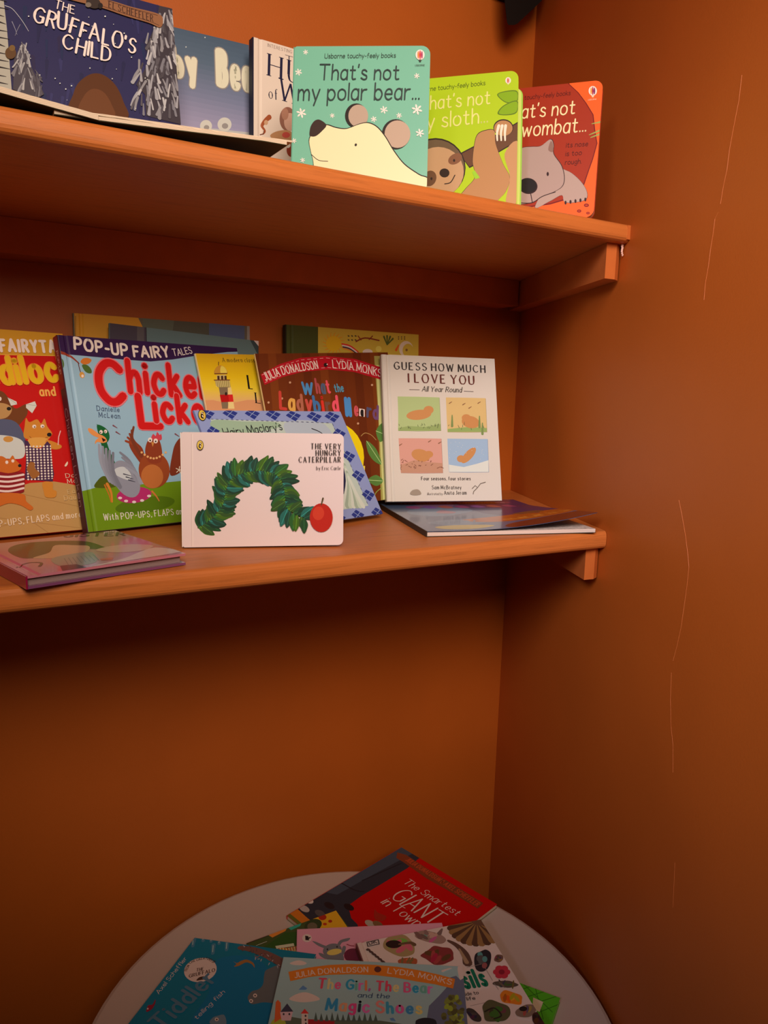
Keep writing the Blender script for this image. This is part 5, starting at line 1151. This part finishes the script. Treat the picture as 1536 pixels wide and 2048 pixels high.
A.text('DK', [C(106, 194), C(150, 184)], C(103, 178), (34, 28, 28), .2); B.emit('publisher_logo')

# magic shoes book on top
a0, a1 = Vector((-0.5636, -0.2548, 0)), Vector((-0.3580, -0.3842, 0)); ang = math.atan2(a1.y - a0.y, a1.x - a0.x)
O, U, V = flat(a0.x, a0.y, ZT + 0.0372, ang); O = O - V * 0.235
B = Book('picture_book', 'grey blue paperback with an orange banner, topmost and nearest on the round table', O, U, V, 0.243, 0.235, 0.0052, 'paper', (102, 104, 108), G_TB, group=TBG)
A = B.art; C = lambda x, y: (520 + x / 3.491, 1820 + y / 3.491)
for q in ([(205, 625), (250, 590), (320, 575), (400, 605), (410, 630), (300, 645)], [(210, 370), (270, 352), (325, 370), (300, 385), (230, 383)], [(1380, 400), (1420, 395), (1420, 490), (1395, 490)]): A.poly([C(*p) for p in q], (176, 132, 132), True)
A.poly([C(*p) for p in [(1165, 760), (1180, 670), (1250, 600), (1300, 545), (1330, 470), (1370, 460), (1400, 490), (1430, 470), (1480, 800), (1480, 900), (1160, 900)]], (66, 60, 68))
rg = random.Random(7)
for k in range(60):
    y = rg.uniform(590, 860); s = (y - 570) / 230; x = 1345 + rg.uniform(-70, 80) * min(1, s + .3); A.ell(*C(x, y), rg.uniform(4, 9), rg.uniform(3, 6), rg.choice([(66, 56, 24), (84, 76, 28), (54, 44, 22), (96, 92, 26)]), rg.uniform(0, 180), 9)
A.poly([C(*p) for p in [(1085, 800), (1095, 770), (1150, 755), (1215, 765), (1235, 800), (1235, 900), (1085, 900)]], (26, 22, 24), True)
A.poly([C(*p) for p in [(60, 900), (90, 770), (200, 745), (340, 770), (840, 775), (1000, 800), (1000, 900)]], (60, 58, 44)); A.poly([C(*p) for p in [(60, 900), (80, 785), (130, 760), (180, 790), (150, 900)]], (116, 104, 30), True)
A.poly([C(*p) for p in [(100, 790), (110, 645), (125, 630), (145, 650), (148, 760)]], (168, 54, 24)); A.poly([C(*p) for p in [(150, 775), (140, 715), (190, 660), (230, 710), (215, 775)]], (150, 100, 112)); A.poly([C(*p) for p in [(142, 715), (190, 655), (232, 712)]], (40, 34, 42))
A.poly([C(*p) for p in [(290, 830), (290, 725), (335, 725), (335, 830)]], (176, 160, 150)); A.poly([C(*p) for p in [(284, 726), (312, 692), (342, 726)]], (150, 30, 26)); A.poly([C(*p) for p in [(335, 830), (335, 765), (520, 775), (520, 830)]], (112, 20, 22))
for x, y in ((318, 742), (318, 770), (320, 796), (165, 730), (205, 730)): A.ell(*C(x, y), 2, 2.4, (44, 34, 34), n=8)
for i in range(12): x = 390 + i * 38; A.poly([C(x - 14, 780), C(x, 715 + (i * 7) % 20), C(x + 14, 780)], (50, 52, 44))
for q in ([(270, 560), (300, 530), (330, 550), (320, 560)], [(905, 760), (930, 755), (950, 780), (915, 775)]): A.poly([C(*p) for p in q], (60, 76, 96))
A.poly([C(*p) for p in [(198, 435), (340, 405), (480, 387), (640, 380), (800, 386), (960, 400), (1100, 422), (1240, 452), (1362, 485), (1348, 552), (1220, 522), (1080, 500), (940, 474), (800, 458), (640, 452), (480, 456), (340, 472), (212, 500)]], (186, 68, 18))
A.ell(*C(822, 418), 7, 6, (60, 26, 22)); A.taper([C(1275, 430), C(1300, 420), C(1335, 410)], (196, 190, 180), 5, 2)
B.emit('cover_picture', 'small town, cliff, trees and clouds under an orange banner')
ltx = (214, 176, 156)
A.text('JULIA DONALDSON', [C(242, 478), C(400, 452), C(560, 440), (520 + 755 / 3.491, 1820 + 437 / 3.491)], 11.5, ltx, .14, jit=.1)
A.text('LYDIA MONKS', [C(887, 444), C(1060, 466), C(1200, 494), C(1335, 526)], 12, ltx, .14, jit=.1)
mc_ = [(150, 40, 50), (190, 160, 70), (150, 50, 70), (30, 84, 116), (70, 96, 80), (170, 60, 90), (176, 70, 40), (110, 50, 80), (160, 40, 50)]
A.text('The Girl, The Bear', [C(398, 548), C(800, 562), C(1208, 584)], 21, mc_, .2, .1, jit=.12)
A.text('and the', [C(680, 612), C(905, 620)], 10, (26, 34, 52), .14, .2, slant=.15)
A.text('Magic Shoes', [C(452, 700), C(800, 716), C(1136, 726)], 24, [(32, 78, 124), (176, 86, 60), (150, 40, 70), (30, 30, 36), (170, 60, 90), (180, 74, 64), (40, 86, 124), (150, 50, 80), (40, 76, 110), (200, 164, 60)], .22, .1, jit=.12)
B.emit('title_lettering')
